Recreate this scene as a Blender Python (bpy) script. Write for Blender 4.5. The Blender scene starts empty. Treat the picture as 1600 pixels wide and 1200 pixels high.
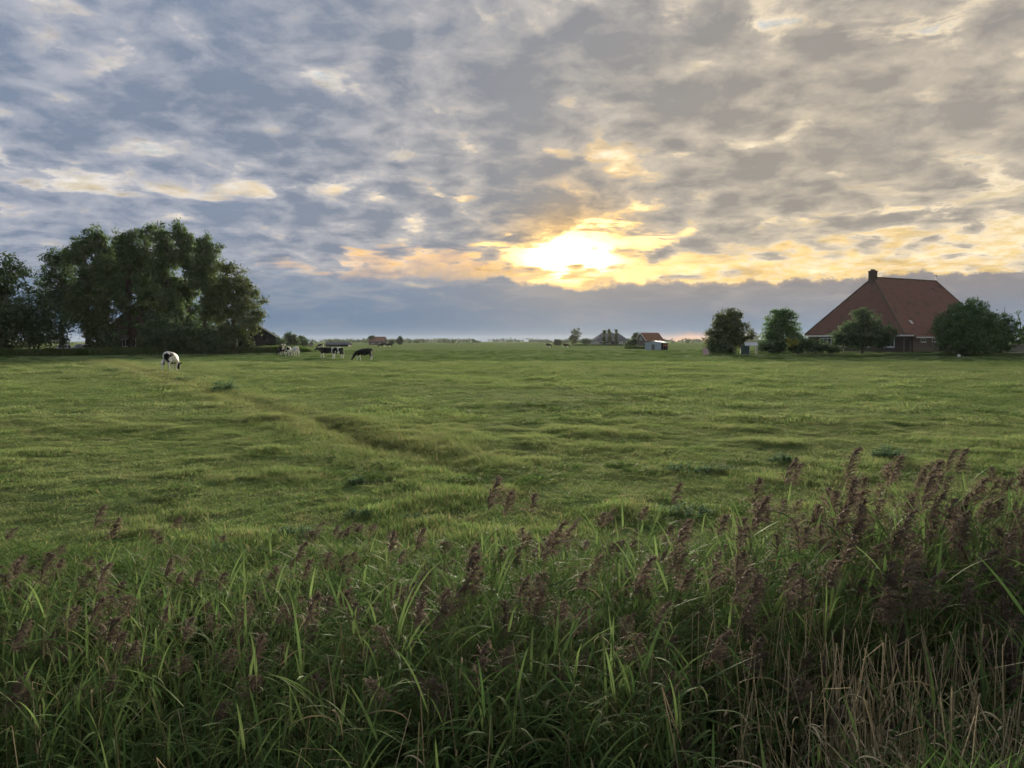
import bpy, bmesh, math, random
import numpy as np
from mathutils import Vector, Matrix, Euler, noise as mnoise

R = math.radians
scene = bpy.context.scene
COL = scene.collection
random.seed(7)
RNG = np.random.default_rng(7)

# ------------------------------------------------------------------ camera
CAM_Z = 2.4
cam_data = bpy.data.cameras.new('camera')
cam = bpy.data.objects.new('camera', cam_data)
COL.objects.link(cam)
cam.location = (0.0, 0.0, CAM_Z)
cam.rotation_euler = (R(90.0 - 3.2), 0.0, 0.0)
cam_data.sensor_width = 36.0
cam_data.lens = 27.0
cam_data.clip_start = 0.05
cam_data.clip_end = 20000.0
scene.camera = cam
scene.render.resolution_x, scene.render.resolution_y = 1024, 768

# ------------------------------------------------------------------ colour management and sampling
scene.view_settings.view_transform = 'Standard'
scene.view_settings.look = 'None'
scene.view_settings.exposure = 1.58
scene.view_settings.gamma = 1.0
scene.view_settings.use_curve_mapping = False
scene.cycles.use_denoising = True
scene.cycles.max_bounces = 6
scene.cycles.diffuse_bounces = 3
scene.cycles.transmission_bounces = 4
scene.cycles.transparent_max_bounces = 8
scene.cycles.volume_bounces = 0
scene.cycles.sample_clamp_indirect = 6.0
scene.cycles.use_adaptive_sampling = True
scene.cycles.adaptive_threshold = 0.03

SUN_AZ, SUN_EL = 4.2, 6.2          # degrees, azimuth to the right of +Y


# ------------------------------------------------------------------ a small node-graph language
class Graph:
    def __init__(self, tree):
        self.t = tree
        self.n = tree.nodes
        self.l = tree.links

    def node(self, kind, **props):
        nd = self.n.new(kind)
        for k, v in props.items():
            setattr(nd, k, v)
        return nd

    def put(self, sock, v):
        if isinstance(v, V):
            self.l.new(v.s, sock)
        elif isinstance(v, (tuple, list)):
            if sock.type == 'RGBA' and len(v) == 3:
                v = (*v, 1.0)
            sock.default_value = v
        else:
            sock.default_value = v

    def math(self, op, a, b=0.0, c=None, clamp=False):
        nd = self.node('ShaderNodeMath', operation=op, use_clamp=clamp)
        self.put(nd.inputs[0], a)
        self.put(nd.inputs[1], b)
        if c is not None:
            self.put(nd.inputs[2], c)
        return V(self, nd.outputs[0])

    def vmath(self, op, a, b=(0, 0, 0), out=0):
        nd = self.node('ShaderNodeVectorMath', operation=op)
        self.put(nd.inputs[0], a)
        self.put(nd.inputs[1], b)
        return V(self, nd.outputs[out])

    def vscale(self, a, k):
        nd = self.node('ShaderNodeVectorMath', operation='SCALE')
        self.put(nd.inputs[0], a)
        self.put(nd.inputs['Scale'], k)
        return V(self, nd.outputs[0])

    def xyz(self, x, y, z=0.0):
        nd = self.node('ShaderNodeCombineXYZ')
        for i, v in enumerate((x, y, z)):
            self.put(nd.inputs[i], v)
        return V(self, nd.outputs[0])

    def split(self, v):
        nd = self.node('ShaderNodeSeparateXYZ')
        self.put(nd.inputs[0], v)
        return [V(self, o) for o in nd.outputs]

    def noise(self, vec, scale=1.0, detail=4.0, rough=0.5, dist=0.0, lac=2.0, out=0):
        nd = self.node('ShaderNodeTexNoise')
        self.put(nd.inputs['Vector'], vec)
        self.put(nd.inputs['Scale'], scale)
        self.put(nd.inputs['Detail'], detail)
        self.put(nd.inputs['Roughness'], rough)
        self.put(nd.inputs['Distortion'], dist)
        self.put(nd.inputs['Lacunarity'], lac)
        return V(self, nd.outputs[out])

    def voronoi(self, vec, scale=1.0, out=0, feature='F1'):
        nd = self.node('ShaderNodeTexVoronoi', feature=feature)
        self.put(nd.inputs['Vector'], vec)
        self.put(nd.inputs['Scale'], scale)
        return V(self, nd.outputs[out])

    def step(self, x, a, b, lo=0.0, hi=1.0):
        nd = self.node('ShaderNodeMapRange', interpolation_type='SMOOTHSTEP')
        self.put(nd.inputs['Value'], x)
        self.put(nd.inputs['From Min'], a)
        self.put(nd.inputs['From Max'], b)
        self.put(nd.inputs['To Min'], lo)
        self.put(nd.inputs['To Max'], hi)
        return V(self, nd.outputs[0])

    def mix(self, f, a, b, blend='MIX'):
        nd = self.node('ShaderNodeMix', data_type='RGBA', blend_type=blend)
        self.put(nd.inputs[0], f)
        self.put(nd.inputs[6], a)
        self.put(nd.inputs[7], b)
        return V(self, nd.outputs[2])


class V:
    def __init__(self, g, s):
        self.g, self.s = g, s

    def __add__(self, o): return self.g.math('ADD', self, o)
    def __radd__(self, o): return self.g.math('ADD', self, o)
    def __sub__(self, o): return self.g.math('SUBTRACT', self, o)
    def __rsub__(self, o): return self.g.math('SUBTRACT', o, self)
    def __mul__(self, o): return self.g.math('MULTIPLY', self, o)
    def __rmul__(self, o): return self.g.math('MULTIPLY', self, o)
    def __truediv__(self, o): return self.g.math('DIVIDE', self, o)
    def __rtruediv__(self, o): return self.g.math('DIVIDE', o, self)
    def __pow__(self, o): return self.g.math('POWER', self, o)
    def max(self, o): return self.g.math('MAXIMUM', self, o)
    def min(self, o): return self.g.math('MINIMUM', self, o)
    def sat(self): return self.g.math('ADD', self, 0.0, clamp=True)
    def exp(self): return self.g.math('EXPONENT', self)


# ------------------------------------------------------------------ world: clear sky behind two cloud decks
def build_world():
    w = bpy.data.worlds.new('World')
    scene.world = w
    w.use_nodes = True
    w.cycles.sampling_method = 'MANUAL'
    w.cycles.sample_map_resolution = 512
    t = w.node_tree
    t.nodes.clear()
    g = Graph(t)
    out = g.node('ShaderNodeOutputWorld')
    d = g.vmath('NORMALIZE', V(g, g.node('ShaderNodeTexCoord').outputs['Generated']))
    x, y, z = g.split(d)
    az = g.math('ARCTAN2', x, y) * (180.0 / math.pi)
    el = g.math('ARCSINE', z) * (180.0 / math.pi)
    sv = (math.sin(R(SUN_AZ)) * math.cos(R(SUN_EL)), math.cos(R(SUN_AZ)) * math.cos(R(SUN_EL)), math.sin(R(SUN_EL)))
    ang = g.math('ARCCOSINE', g.vmath('DOT_PRODUCT', d, sv, out=1).min(0.999999)) * (180.0 / math.pi)
    # clear air
    sky = g.node('ShaderNodeTexSky', sky_type='NISHITA')
    sky.sun_disc = False
    sky.sun_elevation = R(SUN_EL)
    sky.sun_rotation = R(SUN_AZ)
    sky.air_density = 1.0
    sky.dust_density = 2.0
    sky.ozone_density = 1.2
    # ---- noise coordinates on a gently curved cloud layer
    h = z.max(0.0) + 0.22
    p = g.vmath('ADD', g.xyz(x / h, y / h, 0.0), (CLOUD_OFF[0], CLOUD_OFF[1], 0.0))
    warp = g.noise(p, 3.8, 2.0, 0.5, out=1)
    pw = g.vmath('ADD', p, g.vscale(g.vmath('SUBTRACT', warp, (0.5, 0.5, 0.5)), 0.09))
    n1 = g.noise(pw, 4.6, 7.0, 0.60)
    # the same field sampled a little nearer the sun: where it thins out, the edge is lit
    n1s = g.noise(g.vmath('ADD', pw, (0.005, 0.058, 0.0)), 4.6, 3.0, 0.55)
    nbig = g.noise(p, 1.8, 1.0, 0.5)
    cells = 0.5 - g.voronoi(g.vmath('ADD', p, g.vscale(g.vmath('SUBTRACT', warp, (0.5, 0.5, 0.5)), 0.20)), 8.6, feature='SMOOTH_F1')
    nfine = g.noise(pw, 16.0, 5.0, 0.64)
    # coordinates in angle, stretched flat, for the layered low sky
    flat = g.xyz(az * 0.10, el * 0.42, 3.7)
    fw = g.vmath('ADD', flat, g.vscale(g.vmath('SUBTRACT', g.noise(flat, 1.6, 2.0, 0.5, out=1), (0.5, 0.5, 0.5)), 0.8))
    nf = g.noise(fw, 2.0, 6.0, 0.60)

    def blob(a0, e0, ra, re, rag=1.1):
        u, v = (az - a0) / ra, (el - e0) / re
        q = u * u + v * v + (nf - 0.5) * (rag * 6.5)
        return 1.0 - g.step(q, 0.2, 1.5)

    gap = blob(5.0, 6.6, 6.6, 1.9, 0.8)
    gap2 = blob(-25.0, 10.3 , 20.0, 0.95, 0.8) * 0.44
    gap3 = blob(36.0, 7.4, 15.0, 2.4, 1.15) * 0.50
    gap6 = g.step(az, -3.0, 2.0) * g.step(el + (nf - 0.5) * 3.0, 7.0, 5.6) * 0.62 + g.step(az, 8.0, 16.0) * g.step(el + (nf - 0.5) * 4.0, 8.4, 6.0) * 0.25
    gap4 = blob(31.0, 20.6, 8.0, 2.0, 1.0) * 0.38
    gap5 = blob(-7.0, 5.6, 8.0, 1.1, 1.0) * 0.55
    opening = gap.max(gap2).max(gap3.max(gap4)).max(gap5.max(gap6))
    # ---- high broken deck
    dens = n1 * 0.85 + cells * 0.50 + (nbig - 0.5) * 0.10 + (nfine - 0.5) * 0.34 + COVER - opening * 0.36
    alpha = g.step(dens, 0.23, 0.40)
    thick = g.step(dens, 0.34, 0.78)
    crack = g.step(dens, 0.48, 0.35)
    rim = ((n1 - n1s) * 3.2 + 0.5).sat()
    near = (ang * (-1.0 / 7.0)).exp()
    mid = (ang * (-1.0 / 24.0)).exp()
    warm = (g.step(az, -22.0, 26.0) * 0.8 + mid * 0.35).sat() * g.step(el, 55.0, 12.0, 0.35, 1.0)
    dark = g.mix(warm, (0.178, 0.232, 0.330), (0.325, 0.290, 0.245))
    lite = g.mix(warm, (0.400, 0.425, 0.500), (0.590, 0.505, 0.385))
    cream = g.mix(warm, (0.700, 0.660, 0.640), (0.950, 0.780, 0.540))
    dark = g.mix(g.step(near, 0.42, 0.95), dark, (0.62, 0.40, 0.17))
    lite = g.mix(g.step(near, 0.28, 0.85), lite, (1.1, 0.70, 0.28))
    cream = g.mix(g.step(near, 0.10, 0.55), cream, (1.3, 0.86, 0.36))
    body = (thick * 1.12 + (nfine - 0.5) * 0.62 - (rim - 0.5) * 0.70 + 0.0).sat()
    shade = 0.80 + n1s * 0.22 + nbig * 0.22
    dark = g.mix(1.0, dark, g.xyz(shade, shade, shade), 'MULTIPLY')
    deck = g.mix(body, lite, dark)
    ct = (nfine - 0.5) * 1.3 + (nf - 0.5) * 1.5 + 0.92
    cream = g.mix(1.0, cream, g.xyz(ct, ct, ct * 0.97), 'MULTIPLY')
    deck = g.mix(crack * 0.85, deck, cream)
    deck = g.mix(gap5 * g.step(az, 2.0, -3.0) * (1.0 - body * 0.6), deck, (0.95, 0.55, 0.24))
    # ---- clear air with the glow of the veiled sun
    clear = g.mix(1.0, V(g, sky.outputs[0]), (SKY_K, SKY_K, SKY_K), 'MULTIPLY')
    clear = g.mix(g.step(el, 7.0, 14.0) * 0.75, clear, (0.46, 0.60, 0.72))
    lowpale = g.step(el, 14.0, 5.0) * g.step(ang, 70.0, 8.0)
    clear = g.mix((lowpale * 0.92).sat(), clear, (0.82, 0.60, 0.27))
    glow = g.mix(1.0, (1.0, 0.60, 0.16), g.xyz(near * 0.45, near * 0.45, near * 0.45), 'MULTIPLY')
    cu, cv = (az - 4.3) / 2.5, (el - 6.0 + (nf - 0.5) * 2.0) / 1.0
    core = ((cu * cu + cv * cv) * -1.0).exp() * 7.0
    glow = g.mix(1.0, glow, g.mix(1.0, (1.0, 0.80, 0.45), g.xyz(core, core, core), 'MULTIPLY'), 'ADD')
    clear = g.mix(g.step(az, -6.0, -16.0) * lowpale * 0.7, clear, (0.90, 0.68, 0.46))
    clear = g.mix(gap5 * g.step(az, 1.0, -3.0), clear, (0.95, 0.55, 0.24))
    clear = g.mix(1.0, clear, glow, 'ADD')
    veil = g.step(nfine + (nf - 0.5) * 0.6, 0.42, 0.60) * 0.75 * (1.0 - gap)
    tone = (nf - 0.5) * 1.5 + (nfine - 0.5) * 0.9 + 0.95
    clear = g.mix(1.0, clear, g.xyz(tone, tone, tone), 'MULTIPLY')
    high = g.mix(alpha.max(veil), clear, deck)
    # ---- low bank on the horizon, cauliflower tops to the right of the sun
    bump = g.noise(g.xyz(az * 0.30, el * 0.36, 1.3), 1.0, 5.0, 0.58)
    wide = g.noise(g.xyz(az * 0.06, 0.0, 8.1), 1.0, 1.0, 0.5)
    top = 4.45 + (bump - 0.5) * 3.2 + (wide - 0.5) * 1.5
    below = top - el
    side = g.step(az, -5.0, 1.0)
    bank_a = g.step(below, side * 1.7 - 1.75, 1.3 - side * 1.1)
    up = (el / 4.6).sat()
    east = g.step(az, -12.0, 16.0)
    bcol = g.mix(east, (0.105, 0.175, 0.285), (0.165, 0.230, 0.325))
    btop = g.mix(east, (0.180, 0.240, 0.335), (0.262, 0.245, 0.250))
    bank = g.mix(g.step(up, 0.1, 0.9), bcol, btop)
    bank = g.mix(((nf - 0.46) * 2.2).sat() * up, bank, (0.50, 0.455, 0.42))
    bank = g.mix((g.step(below, 0.5, 0.0) * near * side * 1.2).sat(), bank, (1.4, 0.9, 0.34))
    bank = g.mix((ang * (-1.0 / 6.0)).exp() * 0.3, bank, (0.66, 0.52, 0.34))
    # a slot of orange right on the horizon, to the right
    slot = g.step(el + (bump - 0.5) * 1.8, 0.95, 0.1) * g.step(az, 9.5, 12.5) * g.step(az, 19.0, 13.5)
    bank = g.mix(slot * 0.8, bank, (0.80, 0.42, 0.22))
    final = g.mix(bank_a, high, bank)
    # below the horizon: plain dim ground tone, never in view
    final = g.mix(g.step(el, -0.6, -2.5), final, (0.10, 0.11, 0.08))
    bg = g.node('ShaderNodeBackground')
    g.put(bg.inputs['Color'], final)
    bg.inputs['Strength'].default_value = 0.365
    t.links.new(bg.outputs[0], out.inputs[0])


SKY_K = 0.11
COVER = 0.105
CLOUD_OFF = (3.1, 1.7)
build_world()

# ------------------------------------------------------------------ sun, veiled by thin cloud
sun_data = bpy.data.lights.new('sun', 'SUN')
sun_data.energy = 5.0
sun_data.angle = R(14.0)
sun_data.color = (1.0, 0.88, 0.68)
sun = bpy.data.objects.new('sun', sun_data)
COL.objects.link(sun)
sdir = Vector((math.sin(R(SUN_AZ)) * math.cos(R(SUN_EL)), math.cos(R(SUN_AZ)) * math.cos(R(SUN_EL)), math.sin(R(SUN_EL))))
sun.rotation_euler = sdir.to_track_quat('Z', 'Y').to_euler()
sun.location = (30, 300, 60)


# ------------------------------------------------------------------ tagging helpers
def tag(o, label=None, cat=None, group=None, kind=None):
    if label: o['label'] = label
    if cat: o['category'] = cat
    if group: o['group'] = group
    if kind: o['kind'] = kind
    return o


def empty(name, loc=(0, 0, 0), rz=0.0):
    o = bpy.data.objects.new(name, None)
    o.empty_display_size = 0.2
    o.location = loc
    o.rotation_euler = (0, 0, rz)
    COL.objects.link(o)
    return o


def link_mesh(name, me, parent=None, loc=(0, 0, 0), rot=(0, 0, 0)):
    o = bpy.data.objects.new(name, me)
    COL.objects.link(o)
    o.location = loc
    o.rotation_euler = rot
    if parent is not None:
        o.parent = parent
    return o


class MB:
    """collects faces; build() turns them into one mesh"""
    def __init__(self):
        self.v, self.f, self.m = [], [], []

    def add(self, verts, faces, mi=0):
        n = len(self.v)
        self.v += [tuple(p) for p in verts]
        self.f += [tuple(i + n for i in fc) for fc in faces]
        self.m += [mi] * len(faces)
        return self

    def box(self, x0, x1, y0, y1, z0, z1, mi=0):
        return self.add([(x0, y0, z0), (x1, y0, z0), (x1, y1, z0), (x0, y1, z0), (x0, y0, z1), (x1, y0, z1), (x1, y1, z1), (x0, y1, z1)],
                        [(0, 3, 2, 1), (4, 5, 6, 7), (0, 1, 5, 4), (1, 2, 6, 5), (2, 3, 7, 6), (3, 0, 4, 7)], mi)

    def prism(self, poly, axis_from, axis_to, mi=0):
        """poly: list of 3-D points; extruded by the vector axis_to - axis_from"""
        d = Vector(axis_to) - Vector(axis_from)
        n = len(poly)
        a = [Vector(p) for p in poly]
        b = [p + d for p in a]
        fs = [tuple(range(n - 1, -1, -1)), tuple(range(n, 2 * n))]
        fs += [(i, (i + 1) % n, n + (i + 1) % n, n + i) for i in range(n)]
        return self.add(a + b, fs, mi)

    def tube(self, pts, radii, n=6, mi=0):
        pts = [Vector(p) for p in pts]
        rings = []
        for i, p in enumerate(pts):
            d = (pts[min(i + 1, len(pts) - 1)] - pts[max(i - 1, 0)]).normalized()
            s = d.cross(Vector((0.31, 0.95, 0.05)))
            if s.length < 1e-3:
                s = d.cross(Vector((1, 0, 0)))
            s.normalize()
            t = d.cross(s)
            rings.append([p + (s * math.cos(2 * math.pi * k / n) + t * math.sin(2 * math.pi * k / n)) * radii[i] for k in range(n)])
        vs = [q for r in rings for q in r]
        fs = []
        for i in range(len(pts) - 1):
            for k in range(n):
                fs.append((i * n + k, i * n + (k + 1) % n, (i + 1) * n + (k + 1) % n, (i + 1) * n + k))
        fs.append(tuple(range(n - 1, -1, -1)))
        fs.append(tuple((len(pts) - 1) * n + k for k in range(n)))
        return self.add(vs, fs, mi)

    def mesh(self, name, mats, smooth=False):
        me = bpy.data.meshes.new(name)
        me.from_pydata(self.v, [], self.f)
        for m in (mats if isinstance(mats, (list, tuple)) else [mats]):
            me.materials.append(m)
        if any(self.m):
            me.polygons.foreach_set('material_index', self.m)
        if smooth:
            me.polygons.foreach_set('use_smooth', [True] * len(self.f))
        me.update()
        return me

    def build(self, name, mats, parent=None, smooth=False, loc=(0, 0, 0), rot=(0, 0, 0)):
        return link_mesh(name, self.mesh(name, mats, smooth), parent, loc, rot)


def np_mesh(name, verts, faces, mats, attrs=None, mat_idx=None, smooth=False):
    """fast mesh from numpy arrays; faces (n,3) or (n,4)"""
    me = bpy.data.meshes.new(name)
    nv, nf, k = len(verts), len(faces), faces.shape[1]
    me.vertices.add(nv)
    me.vertices.foreach_set('co', np.ascontiguousarray(verts, dtype=np.float32).ravel())
    me.loops.add(nf * k)
    me.loops.foreach_set('vertex_index', np.ascontiguousarray(faces, dtype=np.int32).ravel())
    me.polygons.add(nf)
    me.polygons.foreach_set('loop_start', np.arange(0, nf * k, k, dtype=np.int32))
    for m in (mats if isinstance(mats, (list, tuple)) else [mats]):
        me.materials.append(m)
    if mat_idx is not None:
        me.polygons.foreach_set('material_index', np.ascontiguousarray(mat_idx, dtype=np.int32))
    if smooth:
        me.polygons.foreach_set('use_smooth', np.ones(nf, dtype=bool))
    for nm, arr in (attrs or {}).items():
        at = me.attributes.new(nm, 'FLOAT', 'POINT')
        at.data.foreach_set('value', np.ascontiguousarray(arr, dtype=np.float32))
    me.update(calc_edges=True)
    me.validate()
    return me


# ------------------------------------------------------------------ vector noise in numpy (terrain relief)
def _hash(ix, iy, seed):
    n = (ix.astype(np.int64) * 374761393 + iy.astype(np.int64) * 668265263 + seed * 1442695041) & 0x7fffffff
    n = ((n ^ (n >> 13)) * 1274126177) & 0x7fffffff
    return ((n ^ (n >> 16)) & 0xffff) / 65535.0


def vnoise(x, y, seed=0):
    x, y = np.asarray(x, float), np.asarray(y, float)
    ix, iy = np.floor(x), np.floor(y)
    fx, fy = x - ix, y - iy
    fx, fy = fx * fx * (3 - 2 * fx), fy * fy * (3 - 2 * fy)
    a, b = _hash(ix, iy, seed), _hash(ix + 1, iy, seed)
    c, d = _hash(ix, iy + 1, seed), _hash(ix + 1, iy + 1, seed)
    return (a * (1 - fx) + b * fx) * (1 - fy) + (c * (1 - fx) + d * fx) * fy


def fbm(x, y, seed=0, octv=4):
    s, a, t = 0.0, 1.0, 0.0
    for i in range(octv):
        s = s + a * vnoise(x * 2 ** i + 17.3 * i, y * 2 ** i - 9.1 * i, seed + i)
        t += a
        a *= 0.5
    return s / t


def sstep(x, a, b):
    t = np.clip((x - a) / (b - a), 0, 1)
    return t * t * (3 - 2 * t)


# furrow: a straight shallow drain across the field
FUR_A, FUR_B = np.array([-0.9, 14.5]), np.array([-49.5, 93.0])


def furrow_dist(x, y):
    d = FUR_B - FUR_A
    L = np.hypot(*d)
    d = d / L
    rx, ry = x - FUR_A[0], y - FUR_A[1]
    t = rx * d[0] + ry * d[1]
    wob = (fbm(t * 0.22, t * 0.0, 31, 3) - 0.5) * 1.5
    s = rx * d[1] - ry * d[0] + wob
    return s, t / L


def ditch_shift(x):
    return 0.35 * np.sin(x * 0.21) + 0.02 * x


def height(x, y):
    x, y = np.asarray(x, float), np.asarray(y, float)
    dist = np.hypot(x, y)
    h = (fbm(x / 9.0, y / 9.0, 3, 3) - 0.5) * 0.09
    h = h + (fbm(x / 2.3, y / 2.3, 5, 3) - 0.5) * 0.04
    # trampled hummocks
    tus = fbm(x / 1.9 + 40, y / 1.3, 8, 3)
    h = h + sstep(tus, 0.56, 0.74) * 0.045
    h = h + (fbm(x / 0.55, y / 0.55, 9, 2) - 0.5) * 0.036
    s, t = furrow_dist(x, y)
    on = sstep(t, -0.06, 0.06) * (1 - sstep(t, 0.98, 1.05))
    h = h - on * 0.10 * np.exp(-(s / 0.38) ** 2) + on * 0.05 * np.exp(-((np.abs(s) - 1.0) / 0.5) ** 2)
    # the raised yard around the farm on the right, and the bank along the lane
    yard = np.exp(-(((x - 76) / 44.0) ** 2 + ((y - 152) / 26.0) ** 2) ** 2)
    h = h + 0.55 * yard
    h = h + 0.45 * np.exp(-(((x + 66) / 46.0) ** 2 + ((y - 146) / 19.0) ** 2) ** 2)
    h = h * np.where(dist > 500, np.clip(1 - (dist - 500) / 600, 0.15, 1), 1)
    # ditch at the foot of the road bank, then the bank the photographer stands on
    yy = y - ditch_shift(x)
    near = 1 - sstep(yy, 6.2, 7.6)
    ditch = -0.75 * sstep(yy, 2.3, 3.9) * (1 - sstep(yy, 5.7, 7.5))
    bank = 0.74 * (1 - sstep(yy, 1.7, 3.6))
    h = h * (1 - near * 0.75) + ditch + bank
    return h


def ground_z(x, y):
    return float(height(np.array([x]), np.array([y]))[0])


# ------------------------------------------------------------------ materials
MATS = {}


def new_mat(name):
    m = bpy.data.materials.new(name)
    m.use_nodes = True
    m.node_tree.nodes.clear()
    MATS[name] = m
    g = Graph(m.node_tree)
    out = g.node('ShaderNodeOutputMaterial')
    return m, g, out


def surf(g, out, shader):
    g.l.new(shader.outputs[0], out.inputs['Surface'])


def principled(g, color, rough=0.8, spec=0.3, bump=None, bump_k=0.3, bump_d=0.02, metallic=0.0):
    b = g.node('ShaderNodeBsdfPrincipled')
    g.put(b.inputs['Base Color'], color)
    g.put(b.inputs['Roughness'], rough)
    g.put(b.inputs['Specular IOR Level'], spec)
    g.put(b.inputs['Metallic'], metallic)
    if bump is not None:
        bn = g.node('ShaderNodeBump')
        bn.inputs['Strength'].default_value = bump_k
        bn.inputs['Distance'].default_value = bump_d
        g.put(bn.inputs['Height'], bump)
        g.l.new(bn.outputs[0], b.inputs['Normal'])
    return b


def leafy(g, out, color, trans=0.45, rough=0.55, spec=0.25, tcol=None):
    """thin leaf: reflected plus transmitted light"""
    b = principled(g, color, rough, spec)
    tr = g.node('ShaderNodeBsdfTranslucent')
    g.put(tr.inputs['Color'], tcol if tcol is not None else color)
    mx = g.node('ShaderNodeMixShader')
    g.put(mx.inputs[0], trans)
    g.l.new(b.outputs[0], mx.inputs[1])
    g.l.new(tr.outputs[0], mx.inputs[2])
    surf(g, out, mx)


def pos(g):
    return V(g, g.node('ShaderNodeNewGeometry').outputs['Position'])


def attr(g, name):
    nd = g.node('ShaderNodeAttribute', attribute_name=name)
    return V(g, nd.outputs['Fac'])


def field_tone(g):
    """colour of the pasture by place: grazed green, lush patches, straw along the furrow"""
    p = pos(g)
    x, y, z = g.split(p)
    big = g.noise(p, 0.045, 3.0, 0.55)
    midn = g.noise(p, 0.22, 3.0, 0.6)
    sml = g.noise(g.vmath('MULTIPLY', p, (1.0, 1.0, 0.3)), 1.3, 4.0, 0.65)
    c = g.mix(g.step(big + (midn - 0.5) * 0.6, 0.36, 0.64), GRASS_A, GRASS_B)
    c = g.mix(g.step(sml, 0.46, 0.70) * 0.52, c, GRASS_DRY)
    c = g.mix(g.step(midn + (sml - 0.5) * 0.5, 0.56, 0.72) * 0.7, c, GRASS_LUSH)
    d = (FUR_B - FUR_A) / np.hypot(*(FUR_B - FUR_A))
    s = g.math('ABSOLUTE', (x - FUR_A[0]) * float(d[1]) - (y - FUR_A[1]) * float(d[0]))
    furrow = g.step(s + (sml - 0.5) * 2.2, 2.0, 0.4) * g.step(y, 13.0, 18.0) * g.step(y, 98.0, 90.0)
    c = g.mix(furrow * 0.22, c, GRASS_STRAW)
    return c


GRASS_A = (0.136, 0.200, 0.070)
GRASS_B = (0.165, 0.212, 0.090)
GRASS_DRY = (0.250, 0.240, 0.130)
GRASS_LUSH = (0.090, 0.160, 0.048)
GRASS_STRAW = (0.230, 0.190, 0.095)

m, g, out = new_mat('pasture')
tone = field_tone(g)
fine = g.noise(pos(g), 9.0, 5.0, 0.7)
c = g.mix(g.step(fine, 0.30, 0.70), g.mix(1.0, tone, (0.62, 0.66, 0.60), 'MULTIPLY'), g.mix(1.0, tone, (1.1, 1.08, 1.05), 'MULTIPLY'))
pz = g.split(pos(g))
mud = g.step(pz[2], -0.20, -0.42) * g.step(pz[1], 9.0, 7.5)
c = g.mix(mud, c, (0.045, 0.038, 0.026))
relief = g.noise(g.vmath('MULTIPLY', pos(g), (1.0, 0.75, 1.0)), 0.85, 6.0, 0.68)
surf(g, out, principled(g, c, 1.0, 0.0, relief, 1.0, 0.2))

m, g, out = new_mat('grass_blade')
rnd = attr(g, 'rnd')
tone = field_tone(g)
c = g.mix(rnd, g.mix(1.0, tone, (0.75, 0.85, 0.75), 'MULTIPLY'), g.mix(1.0, tone, (1.3, 1.2, 1.1), 'MULTIPLY'))
c = g.mix(g.step(rnd, 0.93, 0.95), c, (0.30, 0.25, 0.13))
leafy(g, out, c, 0.42, 0.7, 0.05)

m, g, out = new_mat('lush_blade')
rnd = attr(g, 'rnd')
c = g.mix(rnd, (0.052, 0.100, 0.028), (0.110, 0.170, 0.048))
c = g.mix(g.step(rnd, 0.95, 0.96), c, (0.28, 0.23, 0.12))
leafy(g, out, c, 0.42, 0.7, 0.05)

m, g, out = new_mat('bank_blade')
rnd = attr(g, 'rnd')
leafy(g, out, g.mix(rnd, (0.040, 0.080, 0.022), (0.076, 0.130, 0.038)), 0.42, 0.6, 0.1)

# ------------------------------------------------------------------ ground: one sheet from behind the camera to the horizon
def spaced(first, start_step, grow, end):
    a, s = [first], start_step
    while a[-1] < end:
        a.append(a[-1] + s)
        s *= grow
    return a


def build_ground():
    half = spaced(0.0, 0.13, 1.0, 9.0)
    half += spaced(half[-1] + 0.14, 0.14, 1.036, 3600.0)
    xs = np.array([-v for v in half[:0:-1]] + half)
    ys = spaced(0.0, 0.13, 1.0, 13.0)
    ys += spaced(ys[-1] + 0.14, 0.14, 1.024, 3600.0)
    back = spaced(0.4, 0.4, 1.25, 900.0)
    ys = np.array([-v for v in back[::-1]] + ys)
    X, Y = np.meshgrid(xs, ys)
    Z = height(X.ravel(), Y.ravel())
    vs = np.column_stack([X.ravel(), Y.ravel(), Z])
    nx, ny = len(xs), len(ys)
    i = np.arange((ny - 1) * (nx - 1))
    r, c = i // (nx - 1), i % (nx - 1)
    a = r * nx + c
    fs = np.column_stack([a, a + 1, a + nx + 1, a + nx])
    me = np_mesh('ground', vs, fs, MATS['pasture'], smooth=True)
    o = link_mesh('ground', me)
    tag(o, kind='structure')
    return o


build_ground()

m, g, out = new_mat('ditch_water_surface')
rip = g.noise(pos(g), 3.0, 3.0, 0.5)
surf(g, out, principled(g, (0.018, 0.020, 0.014), 0.06, 0.5, rip, 0.1, 0.02))
wb = MB()
wx = np.linspace(-40, 40, 41)
top = [(float(a), 3.3 + float(ditch_shift(a)), -0.44) for a in wx] + [(float(a), 6.6 + float(ditch_shift(a)), -0.44) for a in wx[::-1]]
n = len(wx)
wb.add(top, [(i, i + 1, 2 * n - 2 - i, 2 * n - 1 - i) for i in range(n - 1)])
tag(wb.build('ditch_water', MATS['ditch_water_surface']), kind='structure')


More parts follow.
